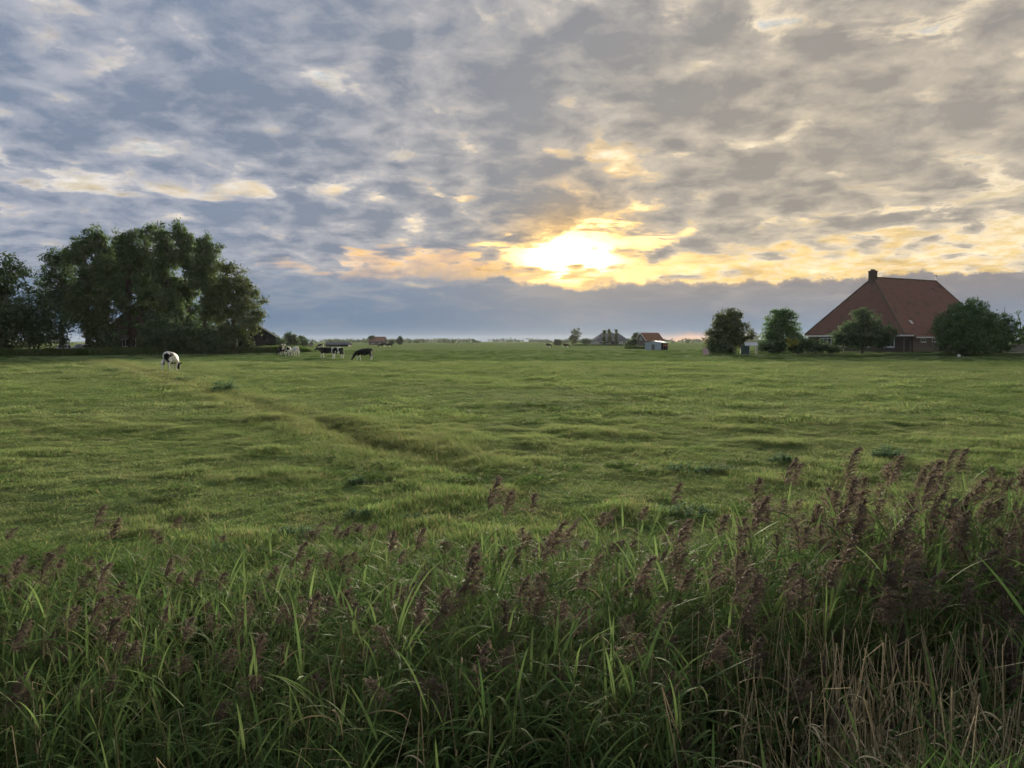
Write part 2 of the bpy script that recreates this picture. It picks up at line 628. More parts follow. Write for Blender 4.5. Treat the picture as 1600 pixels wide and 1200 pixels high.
# ------------------------------------------------------------------ scattering of uncountable growth with geometry nodes
def scatter(name, sources, pts, rots, scales, label, cat):
    """sources: list of meshes; one object (kind = stuff) whose vertices carry instances"""
    pts = np.asarray(pts, np.float32)
    n = len(pts)
    src = bpy.data.collections.new(name + '_source')
    for i, me in enumerate(sources):
        src.objects.link(bpy.data.objects.new('%s_source_%02d' % (name, i), me))
    me = bpy.data.meshes.new(name)
    me.vertices.add(n)
    me.vertices.foreach_set('co', pts.ravel())
    a = me.attributes.new('rot', 'FLOAT_VECTOR', 'POINT')
    a.data.foreach_set('vector', np.asarray(rots, np.float32).ravel())
    a = me.attributes.new('scl', 'FLOAT_VECTOR', 'POINT')
    a.data.foreach_set('vector', np.asarray(scales, np.float32).ravel())
    a = me.attributes.new('pick', 'INT', 'POINT')
    a.data.foreach_set('value', RNG.integers(0, len(sources), n).astype(np.int32))
    ng = bpy.data.node_groups.new(name + '_nodes', 'GeometryNodeTree')
    ng.interface.new_socket('Geometry', in_out='INPUT', socket_type='NodeSocketGeometry')
    ng.interface.new_socket('Geometry', in_out='OUTPUT', socket_type='NodeSocketGeometry')
    nn, ll = ng.nodes, ng.links
    gi, go = nn.new('NodeGroupInput'), nn.new('NodeGroupOutput')
    ci = nn.new('GeometryNodeCollectionInfo')
    ci.inputs['Collection'].default_value = src
    ci.inputs['Separate Children'].default_value = True
    ci.inputs['Reset Children'].default_value = True
    ip = nn.new('GeometryNodeInstanceOnPoints')
    ip.inputs['Pick Instance'].default_value = True

    def named(nm, ty):
        x = nn.new('GeometryNodeInputNamedAttribute')
        x.data_type = ty
        x.inputs['Name'].default_value = nm
        return x.outputs['Attribute']
    ll.new(gi.outputs[0], ip.inputs['Points'])
    ll.new(ci.outputs[0], ip.inputs['Instance'])
    ll.new(named('pick', 'INT'), ip.inputs['Instance Index'])
    e2r = nn.new('FunctionNodeEulerToRotation')
    ll.new(named('rot', 'FLOAT_VECTOR'), e2r.inputs[0])
    ll.new(e2r.outputs[0], ip.inputs['Rotation'])
    ll.new(named('scl', 'FLOAT_VECTOR'), ip.inputs['Scale'])
    ll.new(ip.outputs[0], go.inputs[0])
    o = link_mesh(name, me)
    md = o.modifiers.new('scatter', 'NODES')
    md.node_group = ng
    tag(o, label, cat, kind='stuff')
    return o


def blade_mesh(name, n, radius, hmin, hmax, width, mat, lean=0.35, seg=2, seed=0, tip_bias=1.0):
    """a patch of n curved grass blades"""
    r = np.random.default_rng(seed)
    vs, fs, rn = [], [], []
    k = 0
    for i in range(n):
        a, q = r.uniform(0, 2 * np.pi), radius * math.sqrt(r.uniform())
        bx, by = q * math.cos(a), q * math.sin(a)
        h = r.uniform(hmin, hmax) * (1 - 0.35 * (q / radius) ** 2)
        la = r.uniform(0, 2 * np.pi)
        ln = h * lean * r.uniform(0.3, 1.6)
        fa = r.uniform(0, np.pi)
        wx, wy = math.cos(fa) * width / 2, math.sin(fa) * width / 2
        tint = r.uniform()
        for s in range(seg + 1):
            t = s / seg
            cx, cy = bx + math.cos(la) * ln * t * t, by + math.sin(la) * ln * t * t
            cz = h * (t - 0.18 * t * t * min(1.0, lean * 2)) - 0.01
            ww = 1.0 - 0.35 * t if s < seg else 0.0
            if s < seg:
                vs += [(cx - wx * ww, cy - wy * ww, cz), (cx + wx * ww, cy + wy * ww, cz)]
                rn += [tint, tint]
            else:
                vs.append((cx, cy, cz))
                rn.append(tint)
        for s in range(seg - 1):
            b = k + 2 * s
            fs += [(b, b + 1, b + 3), (b, b + 3, b + 2)]
        b = k + 2 * (seg - 1)
        fs.append((b, b + 1, b + 2))
        k += 2 * seg + 1
    return np_mesh(name, np.array(vs), np.array(fs), mat, {'rnd': np.array(rn)})


def frustum_points(n, y0, y1, margin=1.16, power=1.0):
    """random ground points inside the wedge the place is seen in, with room to step aside"""
    u = RNG.uniform(0, 1, n)
    y = (y0 ** (2 * power) + u * (y1 ** (2 * power) - y0 ** (2 * power))) ** (0.5 / power)
    x = RNG.uniform(-1, 1, n) * (0.667 * y * margin + 1.5)
    return x, y


def rand_rot(n, tilt=0.12):
    return np.column_stack([RNG.normal(0, tilt, n), RNG.normal(0, tilt, n), RNG.uniform(0, 2 * np.pi, n)])


def build_turf():
    near = [blade_mesh('turf_near', 110, 0.22, 0.035, 0.10, 0.007, MATS['grass_blade'], 0.7, 2, s) for s in range(4)]
    far = [blade_mesh('turf_far', 90, 0.42, 0.05, 0.12, 0.016, MATS['grass_blade'], 0.7, 2, 20 + s) for s in range(4)]
    x, y = frustum_points(26000, 6.6, 24.0)
    z = height(x, y)
    k = z > -0.35
    x, y, z = x[k], y[k], z[k]
    s = RNG.uniform(0.7, 1.35, len(x))
    patch = fbm(x / 1.5, y / 1.5, 77, 3)
    hs = s * (0.55 + 1.5 * sstep(patch, 0.45, 0.75))
    scatter('meadow_grass', near, np.column_stack([x, y, z - 0.005]), rand_rot(len(x)), np.column_stack([s, s, hs]), 'short grazed green grass covering the near field', 'grass')
    x, y = frustum_points(34000, 22.0, 85.0, 1.08, 0.62)
    z = height(x, y)
    s = RNG.uniform(0.8, 1.5, len(x)) * (0.75 + y / 90.0)
    patch = fbm(x / 2.2, y / 2.2, 78, 3)
    hs = s * (0.35 + 1.3 * sstep(patch, 0.5, 0.78)) * 0.9
    scatter('far_meadow_grass', far, np.column_stack([x, y, z - 0.005]), rand_rot(len(x)), np.column_stack([s, s, hs]), 'grazed green grass of the middle field', 'grass')
    # rough tussocks left by the cattle
    tus = [blade_mesh('tussock', 150, 0.34, 0.10, 0.26, 0.013, MATS['lush_blade'], 0.9, 3, 40 + s) for s in range(4)]
    x, y = frustum_points(15000, 7.5, 190.0, 1.08, 0.5)
    pn = fbm(x / 3.2, y / 2.0, 91, 3)
    k = pn > 0.585
    x, y = x[k], y[k]
    z = height(x, y)
    s = RNG.uniform(0.6, 1.3, len(x)) * (0.8 + y / 120.0)
    scatter('grass_tussocks', tus, np.column_stack([x, y, z - 0.01]), rand_rot(len(x), 0.06), np.column_stack([s * 1.25, s, s * RNG.uniform(0.35, 0.8, len(x))]), 'darker rough grass tussocks scattered over the grazed field', 'grass')
    # dry bent stems on both lips of the furrow
    dry = [blade_mesh('dry_stems', 40, 0.30, 0.16, 0.34, 0.006, MATS['grass_blade'], 0.6, 3, 60 + s) for s in range(3)]
    t = RNG.uniform(0.02, 1.0, 1800) ** 1.3
    d = (FUR_B - FUR_A)
    nrm = np.array([d[1], -d[0]]) / np.hypot(*d)
    off = RNG.normal(0, 1.0, len(t))
    x, y = FUR_A[0] + d[0] * t + nrm[0] * off, FUR_A[1] + d[1] * t + nrm[1] * off
    s = RNG.uniform(0.6, 1.2, len(t)) * (0.8 + y / 80)
    scatter('furrow_grass', dry, np.column_stack([x, y, height(x, y) - 0.01]), rand_rot(len(t), 0.1), np.column_stack([s, s, s * 0.8]), 'straw coloured taller grass along the lips of the furrow', 'grass')


build_turf()


# ------------------------------------------------------------------ reeds
m, g, out = new_mat('reed_leaf')
rnd = attr(g, 'rnd')
c = g.mix(rnd, (0.055, 0.108, 0.034), (0.130, 0.190, 0.064))
c = g.mix(g.step(rnd, 0.90, 0.93), c, (0.27, 0.22, 0.125))
leafy(g, out, c, 0.40, 0.75, 0.05)
m, g, out = new_mat('reed_stem')
rnd = attr(g, 'rnd')
surf(g, out, principled(g, g.mix(rnd, (0.090, 0.112, 0.042), (0.200, 0.180, 0.090)), 0.8, 0.04))
m, g, out = new_mat('reed_plume')
rnd = attr(g, 'rnd')
leafy(g, out, g.mix(rnd, (0.080, 0.060, 0.047), (0.195, 0.155, 0.120)), 0.30, 0.8, 0.1)
m, g, out = new_mat('dry_reed')
rnd = attr(g, 'rnd')
leafy(g, out, g.mix(rnd, (0.290, 0.225, 0.130), (0.600, 0.505, 0.325)), 0.15, 0.8, 0.05)


class RB:
    """ribbon builder: strips and thin stems with a per-vertex random tint"""
    def __init__(self):
        self.v, self.f, self.r, self.m = [], [], [], []

    def strip(self, pts, side, widths, tint, mi=0):
        k = len(self.v)
        for p, s, w in zip(pts, side, widths):
            self.v += [tuple(p - s * (w / 2)), tuple(p + s * (w / 2))]
            self.r += [tint, tint]
        for i in range(len(pts) - 1):
            b = k + 2 * i
            self.f += [(b, b + 1, b + 3), (b, b + 3, b + 2)]
            self.m += [mi, mi]

    def stem(self, pts, radii, tint, mi=0, n=3):
        k = len(self.v)
        for p, rr in zip(pts, radii):
            for j in range(n):
                a = 2 * math.pi * j / n
                self.v.append((p[0] + rr * math.cos(a), p[1] + rr * math.sin(a), p[2]))
                self.r.append(tint)
        for i in range(len(pts) - 1):
            for j in range(n):
                a, b = k + i * n + j, k + i * n + (j + 1) % n
                self.f += [(a, b, b + n), (a, b + n, a + n)]
                self.m += [mi, mi]

    def mesh(self, name, mats):
        return np_mesh(name, np.array(self.v), np.array(self.f), mats, {'rnd': np.array(self.r)}, self.m)


def reed_leaf(rb, r, base, az_, length, width, up, droop, tint, mi):
    pts, sides, ws = [], [], []
    p = Vector(base)
    pitch = up
    n = 7
    tw = r.uniform(-0.9, 0.9)
    for i in range(n + 1):
        t = i / n
        pts.append(p.copy())
        d = Vector((math.cos(az_) * math.cos(pitch), math.sin(az_) * math.cos(pitch), math.sin(pitch)))
        flat = Vector((-math.sin(az_), math.cos(az_), 0))
        nrm = d.cross(flat)
        a = tw * t
        sides.append(flat * math.cos(a) + nrm * math.sin(a))
        ws.append(width * max(0.02, min(1.0, 0.45 + 2.6 * t) * (1 - t) ** 0.62 * 1.12))
        p = p + d * (length / n)
        pitch -= droop / n * (0.35 + 1.5 * t)
    rb.strip(pts, sides, ws, tint, mi)


def reed_plume(rb, r, top, az_, size, mi):
    """nodding one-sided panicle: an arching axis with drooping branchlets"""
    ax, p, pitch = [], Vector(top), R(82)
    n = 8
    for i in range(n + 1):
        ax.append((p.copy(), pitch))
        d = Vector((math.cos(az_) * math.cos(pitch), math.sin(az_) * math.cos(pitch), math.sin(pitch)))
        p = p + d * (size / n)
        pitch -= R(r.uniform(4, 11)) * (0.4 + i / n)
    rb.strip([a[0] for a in ax], [Vector((0.7, 0.7, 0))] * len(ax), [0.004] * len(ax), 0.2, mi)
    for k in range(58):
        t = (k + r.uniform()) / 58
        i = min(int(t * n), n - 1)
        f = t * n - i
        b = ax[i][0].lerp(ax[i + 1][0], f)
        L = size * 0.58 * (1 - t) ** 0.55 * r.uniform(0.6, 1.1) * min(1.0, 0.55 + t * 3) + 0.015
        a = az_ + r.normal(0, 1.15)
        pt = R(r.uniform(25, 62))
        dr = R(r.uniform(60, 115))
        pts, sd, ws = [], [], []
        q = b.copy()
        for j in range(4):
            pts.append(q.copy())
            d = Vector((math.cos(a) * math.cos(pt), math.sin(a) * math.cos(pt), math.sin(pt)))
            sd.append(Vector((-math.sin(a + 0.8), math.cos(a + 0.8), 0.3)).normalized())
            ws.append((0.003, 0.008, 0.010, 0.002)[j])
            q = q + d * (L / 3)
            pt -= dr / 3
        tint = float(np.clip(r.normal(0.42, 0.25), 0, 1))
        rb.strip(pts, sd, ws, tint, mi)
        for j in range(5):      # hairy spikelets
            u = r.uniform(0.25, 1.0)
            s0 = pts[0].lerp(pts[3], u) if u < 0.4 else pts[int(u * 3)].lerp(pts[min(3, int(u * 3) + 1)], u * 3 - int(u * 3))
            dv = Vector((r.normal(), r.normal(), r.normal() - 0.5)).normalized() * r.uniform(0.012, 0.026)
            sv = dv.cross(Vector((r.normal(), r.normal(), r.normal()))).normalized() * r.uniform(0.0022, 0.004)
            k0 = len(rb.v)
            rb.v += [tuple(s0 - sv), tuple(s0 + sv), tuple(s0 + dv)]
            rb.r += [min(1.0, tint + 0.25)] * 3
            rb.f.append((k0, k0 + 1, k0 + 2))
            rb.m.append(mi)


WIND = R(8)      # the breeze leans leaves and plumes toward +X


def reed_shape(seed, H, plume=True, leaves=9):
    """returns builders: stem, list of leaves, plume (all in the reed's own frame)"""
    r = np.random.default_rng(seed)
    lean = r.uniform(0.02, 0.16)
    la = WIND + r.normal(0, 0.9)
    def at(t):
        return Vector((math.cos(la) * lean * H * t * t, math.sin(la) * lean * H * t * t, H * t))
    st = RB()
    ts = np.linspace(0, 1, 7)
    st.stem([at(t) for t in ts], [0.0042 * (1 - 0.55 * t) for t in ts], r.uniform(0, 0.7), 0)
    lv = []
    a0 = r.uniform(0, 2 * math.pi)
    for k in range(leaves):
        t = 0.26 + 0.68 * (k + r.uniform(0, 0.6)) / leaves
        a = a0 + math.pi * (k % 2) + r.normal(0, 0.35)
        a = a + 0.55 * math.sin(WIND - a)
        b = RB()
        dead = r.uniform() < (0.16 if t < 0.5 else 0.03)
        tint = r.uniform(0.93, 1.0) if dead else r.uniform(0, 0.895)
        if dead:
            reed_leaf(b, r, at(t), a, r.uniform(0.18, 0.34), r.uniform(0.006, 0.012), R(r.uniform(20, 60)), R(r.uniform(110, 190)), tint, 0)
        else:
            reed_leaf(b, r, at(t), a, r.uniform(0.32, 0.66) * (1.1 - 0.35 * t), r.uniform(0.009, 0.024), R(r.uniform(24, 74)), R(r.choice([r.uniform(15, 60), r.uniform(50, 150)])), tint, 0)
        lv.append(b)
    pl = None
    if plume:
        pl = RB()
        reed_plume(pl, r, at(1.0), WIND + r.normal(0, 0.7), r.uniform(0.16, 0.27), 0)
    return st, lv, pl


def joined(parts, mats, name):
    vs, fs, rn, mi = [], [], [], []
    for b, k in parts:
        n = len(vs)
        vs += b.v
        fs += [tuple(i + n for i in f) for f in b.f]
        rn += b.r
        mi += [k] * len(b.f)
    return np_mesh(name, np.array(vs), np.array(fs), mats, {'rnd': np.array(rn)}, mi)


def reed_top(x):
    """height of the reed bed's top above the field, lower on the left"""
    return 0.86 + 0.20 * sstep(x, -2.5, 0.3) + 0.30 * sstep(x, 1.2, 3.2) + 0.10 * (fbm(np.asarray(x) * 0.9, np.asarray(x) * 0 + 3.0, 12, 2) - 0.5)


def bed_points(n, y0, y1, xm=1.12):
    y = RNG.uniform(y0, y1, n)
    x = RNG.uniform(-1, 1, n) * (0.667 * (y + 1.2) * xm + 1.2)
    return x, y + ditch_shift(x) * 0.6


def build_reeds():
    mats3 = [MATS['reed_stem'], MATS['reed_leaf'], MATS['reed_plume']]
    shapes = [reed_shape(100 + i, 1.0 * (1.55), True, 9) for i in range(10)]
    bare = [reed_shape(200 + i, 1.55, False, 11) for i in range(8)]
    with_plume = [joined([(s, 0)] + [(l, 1) for l in lv] + [(p, 2)], mats3, 'reed_mass') for s, lv, p in shapes]
    leafy_m = [joined([(s, 0)] + [(l, 1) for l in lv], mats3, 'reed_leaf_mass') for s, lv, p in bare]
    # the leafy body of the bed
    x, y = bed_points(3900, 3.05, 6.7)
    thin = (RNG.uniform(size=len(x)) < 0.22) | (y > 4.75) | (x < 0.8)
    x, y = x[thin], y[thin]
    z = height(x, y)
    zt = reed_top(x) - RNG.uniform(0.12, 0.75, len(x)) - sstep(3.9 - y, 0, 1) * 0.25
    s = np.clip((zt - z) / 1.55, 0.45, 1.35)
    w = np.clip(s, 0.75, 1.2)
    scatter('reed_bed', leafy_m, np.column_stack([x, y, z - 0.02]), np.column_stack([RNG.normal(0, 0.07, len(x)), RNG.normal(0, 0.07, len(x)), RNG.normal(0, 1.4, len(x))]), np.column_stack([w, w, s]), 'dense mass of green reed leaves filling the foreground ditch', 'reeds')
    # plumed reeds standing a little above it
    x, y = bed_points(900, 3.9, 7.0)
    keep = RNG.uniform(size=len(x)) < (0.55 + 0.45 * sstep(x, 0.5, 3.0))
    x, y = x[keep], y[keep]
    z = height(x, y)
    zt = reed_top(x) - RNG.uniform(0.0, 0.62, len(x)) - 0.32
    s = np.clip((zt - z) / 1.55, 0.5, 1.3)
    w = np.clip(s, 0.85, 1.15)
    scatter('plumed_reed_bed', with_plume, np.column_stack([x, y, z - 0.02]), np.column_stack([RNG.normal(0, 0.05, len(x)), RNG.normal(0, 0.05, len(x)), RNG.normal(0, 0.6, len(x))]), np.column_stack([w, w, s]), 'reeds with brown plumes massed behind the front stems', 'reeds')
    # last year's straw-coloured stalks, thick on the right
    dry = []
    for i in range(8):
        r = np.random.default_rng(300 + i)
        b = RB()
        H = 1.25
        lean, la = r.uniform(0.0, 0.22), r.uniform(0, 6.28)
        pts = [Vector((math.cos(la) * lean * H * t * t, math.sin(la) * lean * H * t * t, H * t)) for t in np.linspace(0, 1, 6)]
        tint = r.uniform(0.1, 0.9)
        b.stem(pts, [0.0045, 0.0042, 0.004, 0.0036, 0.003, 0.0022], tint)
        if i % 2:
            k = pts[-1] + Vector((r.normal() * 0.15, r.normal() * 0.15, -r.uniform(0.05, 0.3)))
            b.stem([pts[-1], k], [0.0024, 0.002], tint)
        for q in range(3):
            reed_leaf(b, r, pts[1 + q].lerp(pts[2 + q], r.uniform()), r.uniform(0, 6.28), r.uniform(0.12, 0.3), r.uniform(0.008, 0.015), R(r.uniform(20, 70)), R(r.uniform(90, 170)), r.uniform(0.5, 1.0), 0)
        dry.append(b.mesh('dry_stalk_mass', MATS['dry_reed']))
    x, y = bed_points(3200, 3.0, 4.7)
    keep = RNG.uniform(size=len(x)) < (0.06 + 0.80 * sstep(x, 0.5, 2.0))
    x, y = x[keep], y[keep]
    z = height(x, y)
    s = np.clip((reed_top(x) - 0.05 - RNG.uniform(0.10, 0.80, len(x)) - z) / 1.25, 0.45, 1.25)
    scatter('dry_reed_stalks', dry, np.column_stack([x, y, z - 0.02]), rand_rot(len(x), 0.08), np.column_stack([s * 0 + 1, s * 0 + 1, s]), 'straw coloured dead reed stalks along the near edge of the bed', 'reeds')
    # rank grass between the stems and on the camera's bank
    rank = [blade_mesh('rank_grass', 46, 0.22, 0.45, 0.95, 0.010, MATS['lush_blade'], 0.55, 4, 400 + i) for i in range(5)]
    x, y = bed_points(1500, 2.9, 7.2)
    keep = RNG.uniform(size=len(x)) < np.where((x > 0.9) & (y < 4.8), 0.15, 1.0)
    x, y = x[keep], y[keep]
    z = height(x, y)
    s = np.clip((reed_top(x) - 0.55 - RNG.uniform(0.0, 0.5, len(x)) - z) / 0.8, 0.5, 1.7)
    scatter('rank_grass', rank, np.column_stack([x, y, z - 0.02]), rand_rot(len(x), 0.08), np.column_stack([s * 0 + 1.0, s * 0 + 1.0, s]), 'tall rank grass growing between the reeds', 'grass')
    verge = [blade_mesh('verge_grass', 60, 0.20, 0.16, 0.42, 0.008, MATS['bank_blade'], 0.7, 4, 500 + i) for i in range(4)]
    x = np.concatenate([RNG.uniform(-4, 4, 700), RNG.uniform(1.5, 2.6, 100)])
    y = np.concatenate([RNG.uniform(-1.5, 2.75, 700), RNG.uniform(2.35, 3.0, 100)])
    far_enough = np.hypot(x, y) > 0.9
    x, y = x[far_enough], y[far_enough]
    vs = RNG.uniform(0.7, 1.2, (len(x), 1)) * np.where((x > 1.2) & (y > 2.3), 1.4, 1.0)[:, None]
    scatter('verge_grass', verge, np.column_stack([x, y, height(x, y) - 0.02]), rand_rot(len(x), 0.1), np.ones((len(x), 3)) * vs, 'fresh green grass on the road bank at the foot of the reeds', 'grass')
    # field-side fringe: longer grass where the reeds give way to pasture
    fr = [blade_mesh('fringe_grass', 80, 0.28, 0.14, 0.40, 0.009, MATS['lush_blade'], 0.9, 3, 600 + i) for i in range(4)]
    x, y = bed_points(900, 6.5, 8.9)
    s = RNG.uniform(0.5, 1.1, len(x)) * (1.25 - 0.30 * (y - 6.5))
    s = np.clip(s, 0.3, 1.2)
    scatter('fringe_grass', fr, np.column_stack([x, y, height(x, y) - 0.01]), rand_rot(len(x), 0.1), np.column_stack([s * 0 + 1, s * 0 + 1, s]), 'longer green grass along the field edge of the reed bed', 'grass')
    # ---- individual reeds: the ones that stand out, each a thing with stem, leaves and plume
    heroes = [reed_shape(700 + i, 1.6, True, 8) for i in range(12)]
    hm = []
    for s, lv, p in heroes:
        hm.append((s.mesh('stem', MATS['reed_stem']), [l.mesh('leaf', MATS['reed_leaf']) for l in lv], p.mesh('plume', MATS['reed_plume'])))
    def reed(i, x, y, ztop, rz, special=None):
        sm, lm, pm = hm[i % len(hm)]
        z = ground_z(x, y) - 0.02
        k = max(0.5, min(1.35, (ztop - z) / 1.6))
        root = empty('reed', (x, y, z), rz)
        root.scale = (min(1.1, max(0.9, k)), min(1.1, max(0.9, k)), k)
        if special:
            tag(root, special, 'reed', 'tall reeds rising from the low middle of the bed')
        elif x > 1.6:
            tag(root, 'tall plumed reed in the high stand above the dry canes', 'reed', 'plumed reeds of the high stand')
        else:
            tag(root, 'short plumed reed in the lower stretch of the reed bed', 'reed', 'plumed reeds of the low stretch')
        link_mesh('stem', sm, root)
        for l in lm:
            link_mesh('leaf', l, root)
        link_mesh('plume', pm, root)
    n = 0
    for i in range(160):
        y = float(RNG.uniform(4.2, 6.9))
        x = float(RNG.uniform(-1, 1) * (0.667 * y + 0.5))
        if x < 0.8 and RNG.uniform() < 0.30:
            continue
        zt = float(reed_top(x)) - 0.27 + float(RNG.normal(0, 0.12))
        reed(n, x, y + float(ditch_shift(x)) * 0.6, zt, float(RNG.normal(0, 0.5)))
        n += 1
    # the pair of tall plumes that break the skyline of the bed near the middle, and the tall stand on the right
    for x, y, zt in [(-0.28, 5.9, 1.08), (-0.12, 6.1, 1.06), (0.10, 6.3, 0.98), (-3.55, 6.2, 0.86), (2.35, 5.6, 1.20), (2.55, 6.2, 1.26), (2.9, 5.9, 1.28), (3.3, 6.0, 1.24), (3.8, 6.3, 1.28), (4.0, 5.9, 1.30), (1.75, 5.8, 1.12)]:
        reed(n, x, y, zt, float(RNG.normal(0, 0.4)), 'tall dark plumed reed rising above its low neighbours against the grass' if -0.5 < x < 0.3 else None)
        n += 1
    # three tall bare canes
    for i, (x, y, H) in enumerate([(1.72, 4.05, 1.55), (1.79, 4.12, 1.60), (2.06, 4.2, 1.55), (2.55, 4.3, 1.5)]):
        z = ground_z(x, y) - 0.02
        b = RB()
        pts = [Vector((0.03 * t * t, 0.02 * math.sin(3 * t), H * t)) for t in np.linspace(0, 1, 9)]
        b.stem(pts, [0.0052 * (1 - 0.4 * t) for t in np.linspace(0, 1, 9)], 0.75, 0, 5)
        root = empty('dead_cane', (x, y, z))
        tag(root, 'tall bare straw coloured reed cane among the green leaves', 'reed', 'bare dead canes in the reed bed')
        link_mesh('stem', b.mesh('stem', MATS['dry_reed']), root)
        for q in range(2):
            lb = RB()
            r = np.random.default_rng(800 + i * 3 + q)
            reed_leaf(lb, r, pts[5 + q], r.uniform(0, 6.28), 0.22, 0.012, R(50), R(150), 0.9, 0)
            link_mesh('leaf', lb.mesh('leaf', MATS['dry_reed']), root)


build_reeds()


# ------------------------------------------------------------------ trees
def leaf_mat(name, dark, lite, trans=0.36):
    m, g, out = new_mat(name)
    rnd = attr(g, 'rnd')
    leafy(g, out, g.mix(rnd, dark, lite), trans, 0.8, 0.05)
    return m


leaf_mat('poplar_leaves', (0.062, 0.108, 0.043), (0.142, 0.203, 0.081))
leaf_mat('oak_leaves', (0.049, 0.078, 0.027), (0.132, 0.155, 0.054))
leaf_mat('alder_leaves', (0.049, 0.086, 0.043), (0.108, 0.159, 0.076))
leaf_mat('willow_leaves', (0.068, 0.132, 0.049), (0.149, 0.243, 0.095))
leaf_mat('olive_leaves', (0.062, 0.086, 0.035), (0.142, 0.159, 0.068))
leaf_mat('yellow_leaves', (0.176, 0.203, 0.041), (0.351, 0.351, 0.081))
leaf_mat('far_leaves', (0.061, 0.095, 0.049), (0.115, 0.155, 0.078))
leaf_mat('weed_leaves', (0.068, 0.128, 0.061), (0.135, 0.223, 0.115))
m, g, out = new_mat('bark')
bk = g.noise(g.vmath('MULTIPLY', pos(g), (6.0, 6.0, 1.2)), 1.0, 5.0, 0.6)
surf(g, out, principled(g, g.mix(bk, (0.040, 0.033, 0.025), (0.120, 0.100, 0.076)), 0.9, 0.1, bk, 0.6, 0.05))


def crown_cloud(r, blobs, n_clumps, per, clump_r, leaf, shell=0.45, flat=0.75):
    """leaf quads gathered in clumps through the volume of a union of ellipsoids.
    blobs: (x, y, z, rx, ry, rz)"""
    b = np.array(blobs, float)
    vol = b[:, 3] * b[:, 4] * b[:, 5]
    pick = r.choice(len(b), n_clumps, p=vol / vol.sum())
    d = r.normal(size=(n_clumps, 3))
    d /= np.linalg.norm(d, axis=1)[:, None]
    rad = r.uniform(0, 1, n_clumps) ** shell
    c = b[pick, :3] + d * rad[:, None] * b[pick, 3:]
    cs = clump_r * r.uniform(0.55, 1.3, n_clumps)
    ctint = np.clip(r.normal(0.45, 0.22, n_clumps), 0, 1)
    idx = np.repeat(np.arange(n_clumps), per)
    n = len(idx)
    off = r.normal(size=(n, 3)) * np.array([1, 1, flat]) * 0.62
    p = c[idx] + off * cs[idx][:, None]
    # random frames, leaning so that faces look outward and up
    nr = r.normal(size=(n, 3)) + off * 0.7 + np.array([0, 0, 0.5])
    nr /= np.linalg.norm(nr, axis=1)[:, None]
    a = np.cross(nr, r.normal(size=(n, 3)))
    a /= np.linalg.norm(a, axis=1)[:, None] + 1e-9
    t = np.cross(nr, a)
    s = leaf * r.uniform(0.6, 1.35, n)[:, None] * 0.5
    v = np.stack([p - a * s, p + t * s * 0.62, p + a * s, p - t * s * 0.62], axis=1).reshape(-1, 3)
    f = np.arange(n * 4).reshape(-1, 4)
    tint = np.clip(ctint[idx] + r.normal(0, 0.16, n), 0, 1)
    return v, f, np.repeat(tint, 4), c


def tree(name, label, cat, x, y, blobs, trunk_h, trunk_r, mat, n_clumps=150, per=42, clump_r=0.8, leaf=0.34, seed=0, group=None,
         stems=1, spread=0.4, shell=0.45, limbs=9):
    """blobs in metres relative to the trunk's foot"""
    r = np.random.default_rng(seed)
    z = ground_z(x, y)
    root = empty(name, (x, y, z))
    tag(root, label, cat, group)
    v, f, tint, cen = crown_cloud(r, blobs, n_clumps, per, clump_r, leaf, shell)
    tb = MB()
    ends = []
    for s in range(stems):
        ox, oy = (0, 0) if stems == 1 else (r.normal() * spread, r.normal() * spread)
        pts = [Vector((ox * (0.4 + 0.6 * t) + r.normal() * 0.05 * trunk_h * t * 0.5, oy * (0.4 + 0.6 * t) + r.normal() * 0.05 * trunk_h * t * 0.5, trunk_h * t - 0.1)) for t in np.linspace(0, 1, 7)]
        k = 1.0 / math.sqrt(stems)
        tb.tube(pts, [trunk_r * k * (1.25 - 0.95 * t) if t > 0.05 else trunk_r * k * 1.5 for t in np.linspace(0, 1, 7)], 8)
        ends.append(pts)
    for k in range(limbs):
        pts = ends[k % stems]
        i = int(r.integers(2, 6))
        a = pts[i]
        # reach for a clump that lies above the fork
        up = [c for c in cen if c[2] > a.z + 0.3] or list(cen)
        e = Vector(up[int(r.integers(0, len(up)))])
        mid = a.lerp(e, 0.5) + Vector((0, 0, 0.12 * (e - a).length))
        rr = trunk_r / math.sqrt(stems) * (1.1 - 0.13 * i) * 0.5
        tb.tube([a, a.lerp(mid, 0.5), mid, e], [rr, rr * 0.75, rr * 0.5, rr * 0.15], 5)
    tb.build('trunk', MATS['bark'], root, True)
    me = np_mesh('crown', v, f, MATS[mat], {'rnd': tint})
    link_mesh('crown', me, root)
    return root


def place(px, d):
    """ground position of a photo column (1600 px wide) at depth d"""
    return (px - 800.0) / 1200.0 * d, d


def ell(cx, cz, rx, rz, ry=None, cy=0.0):
    return (cx, cy, cz, rx, rx if ry is None else ry, rz)


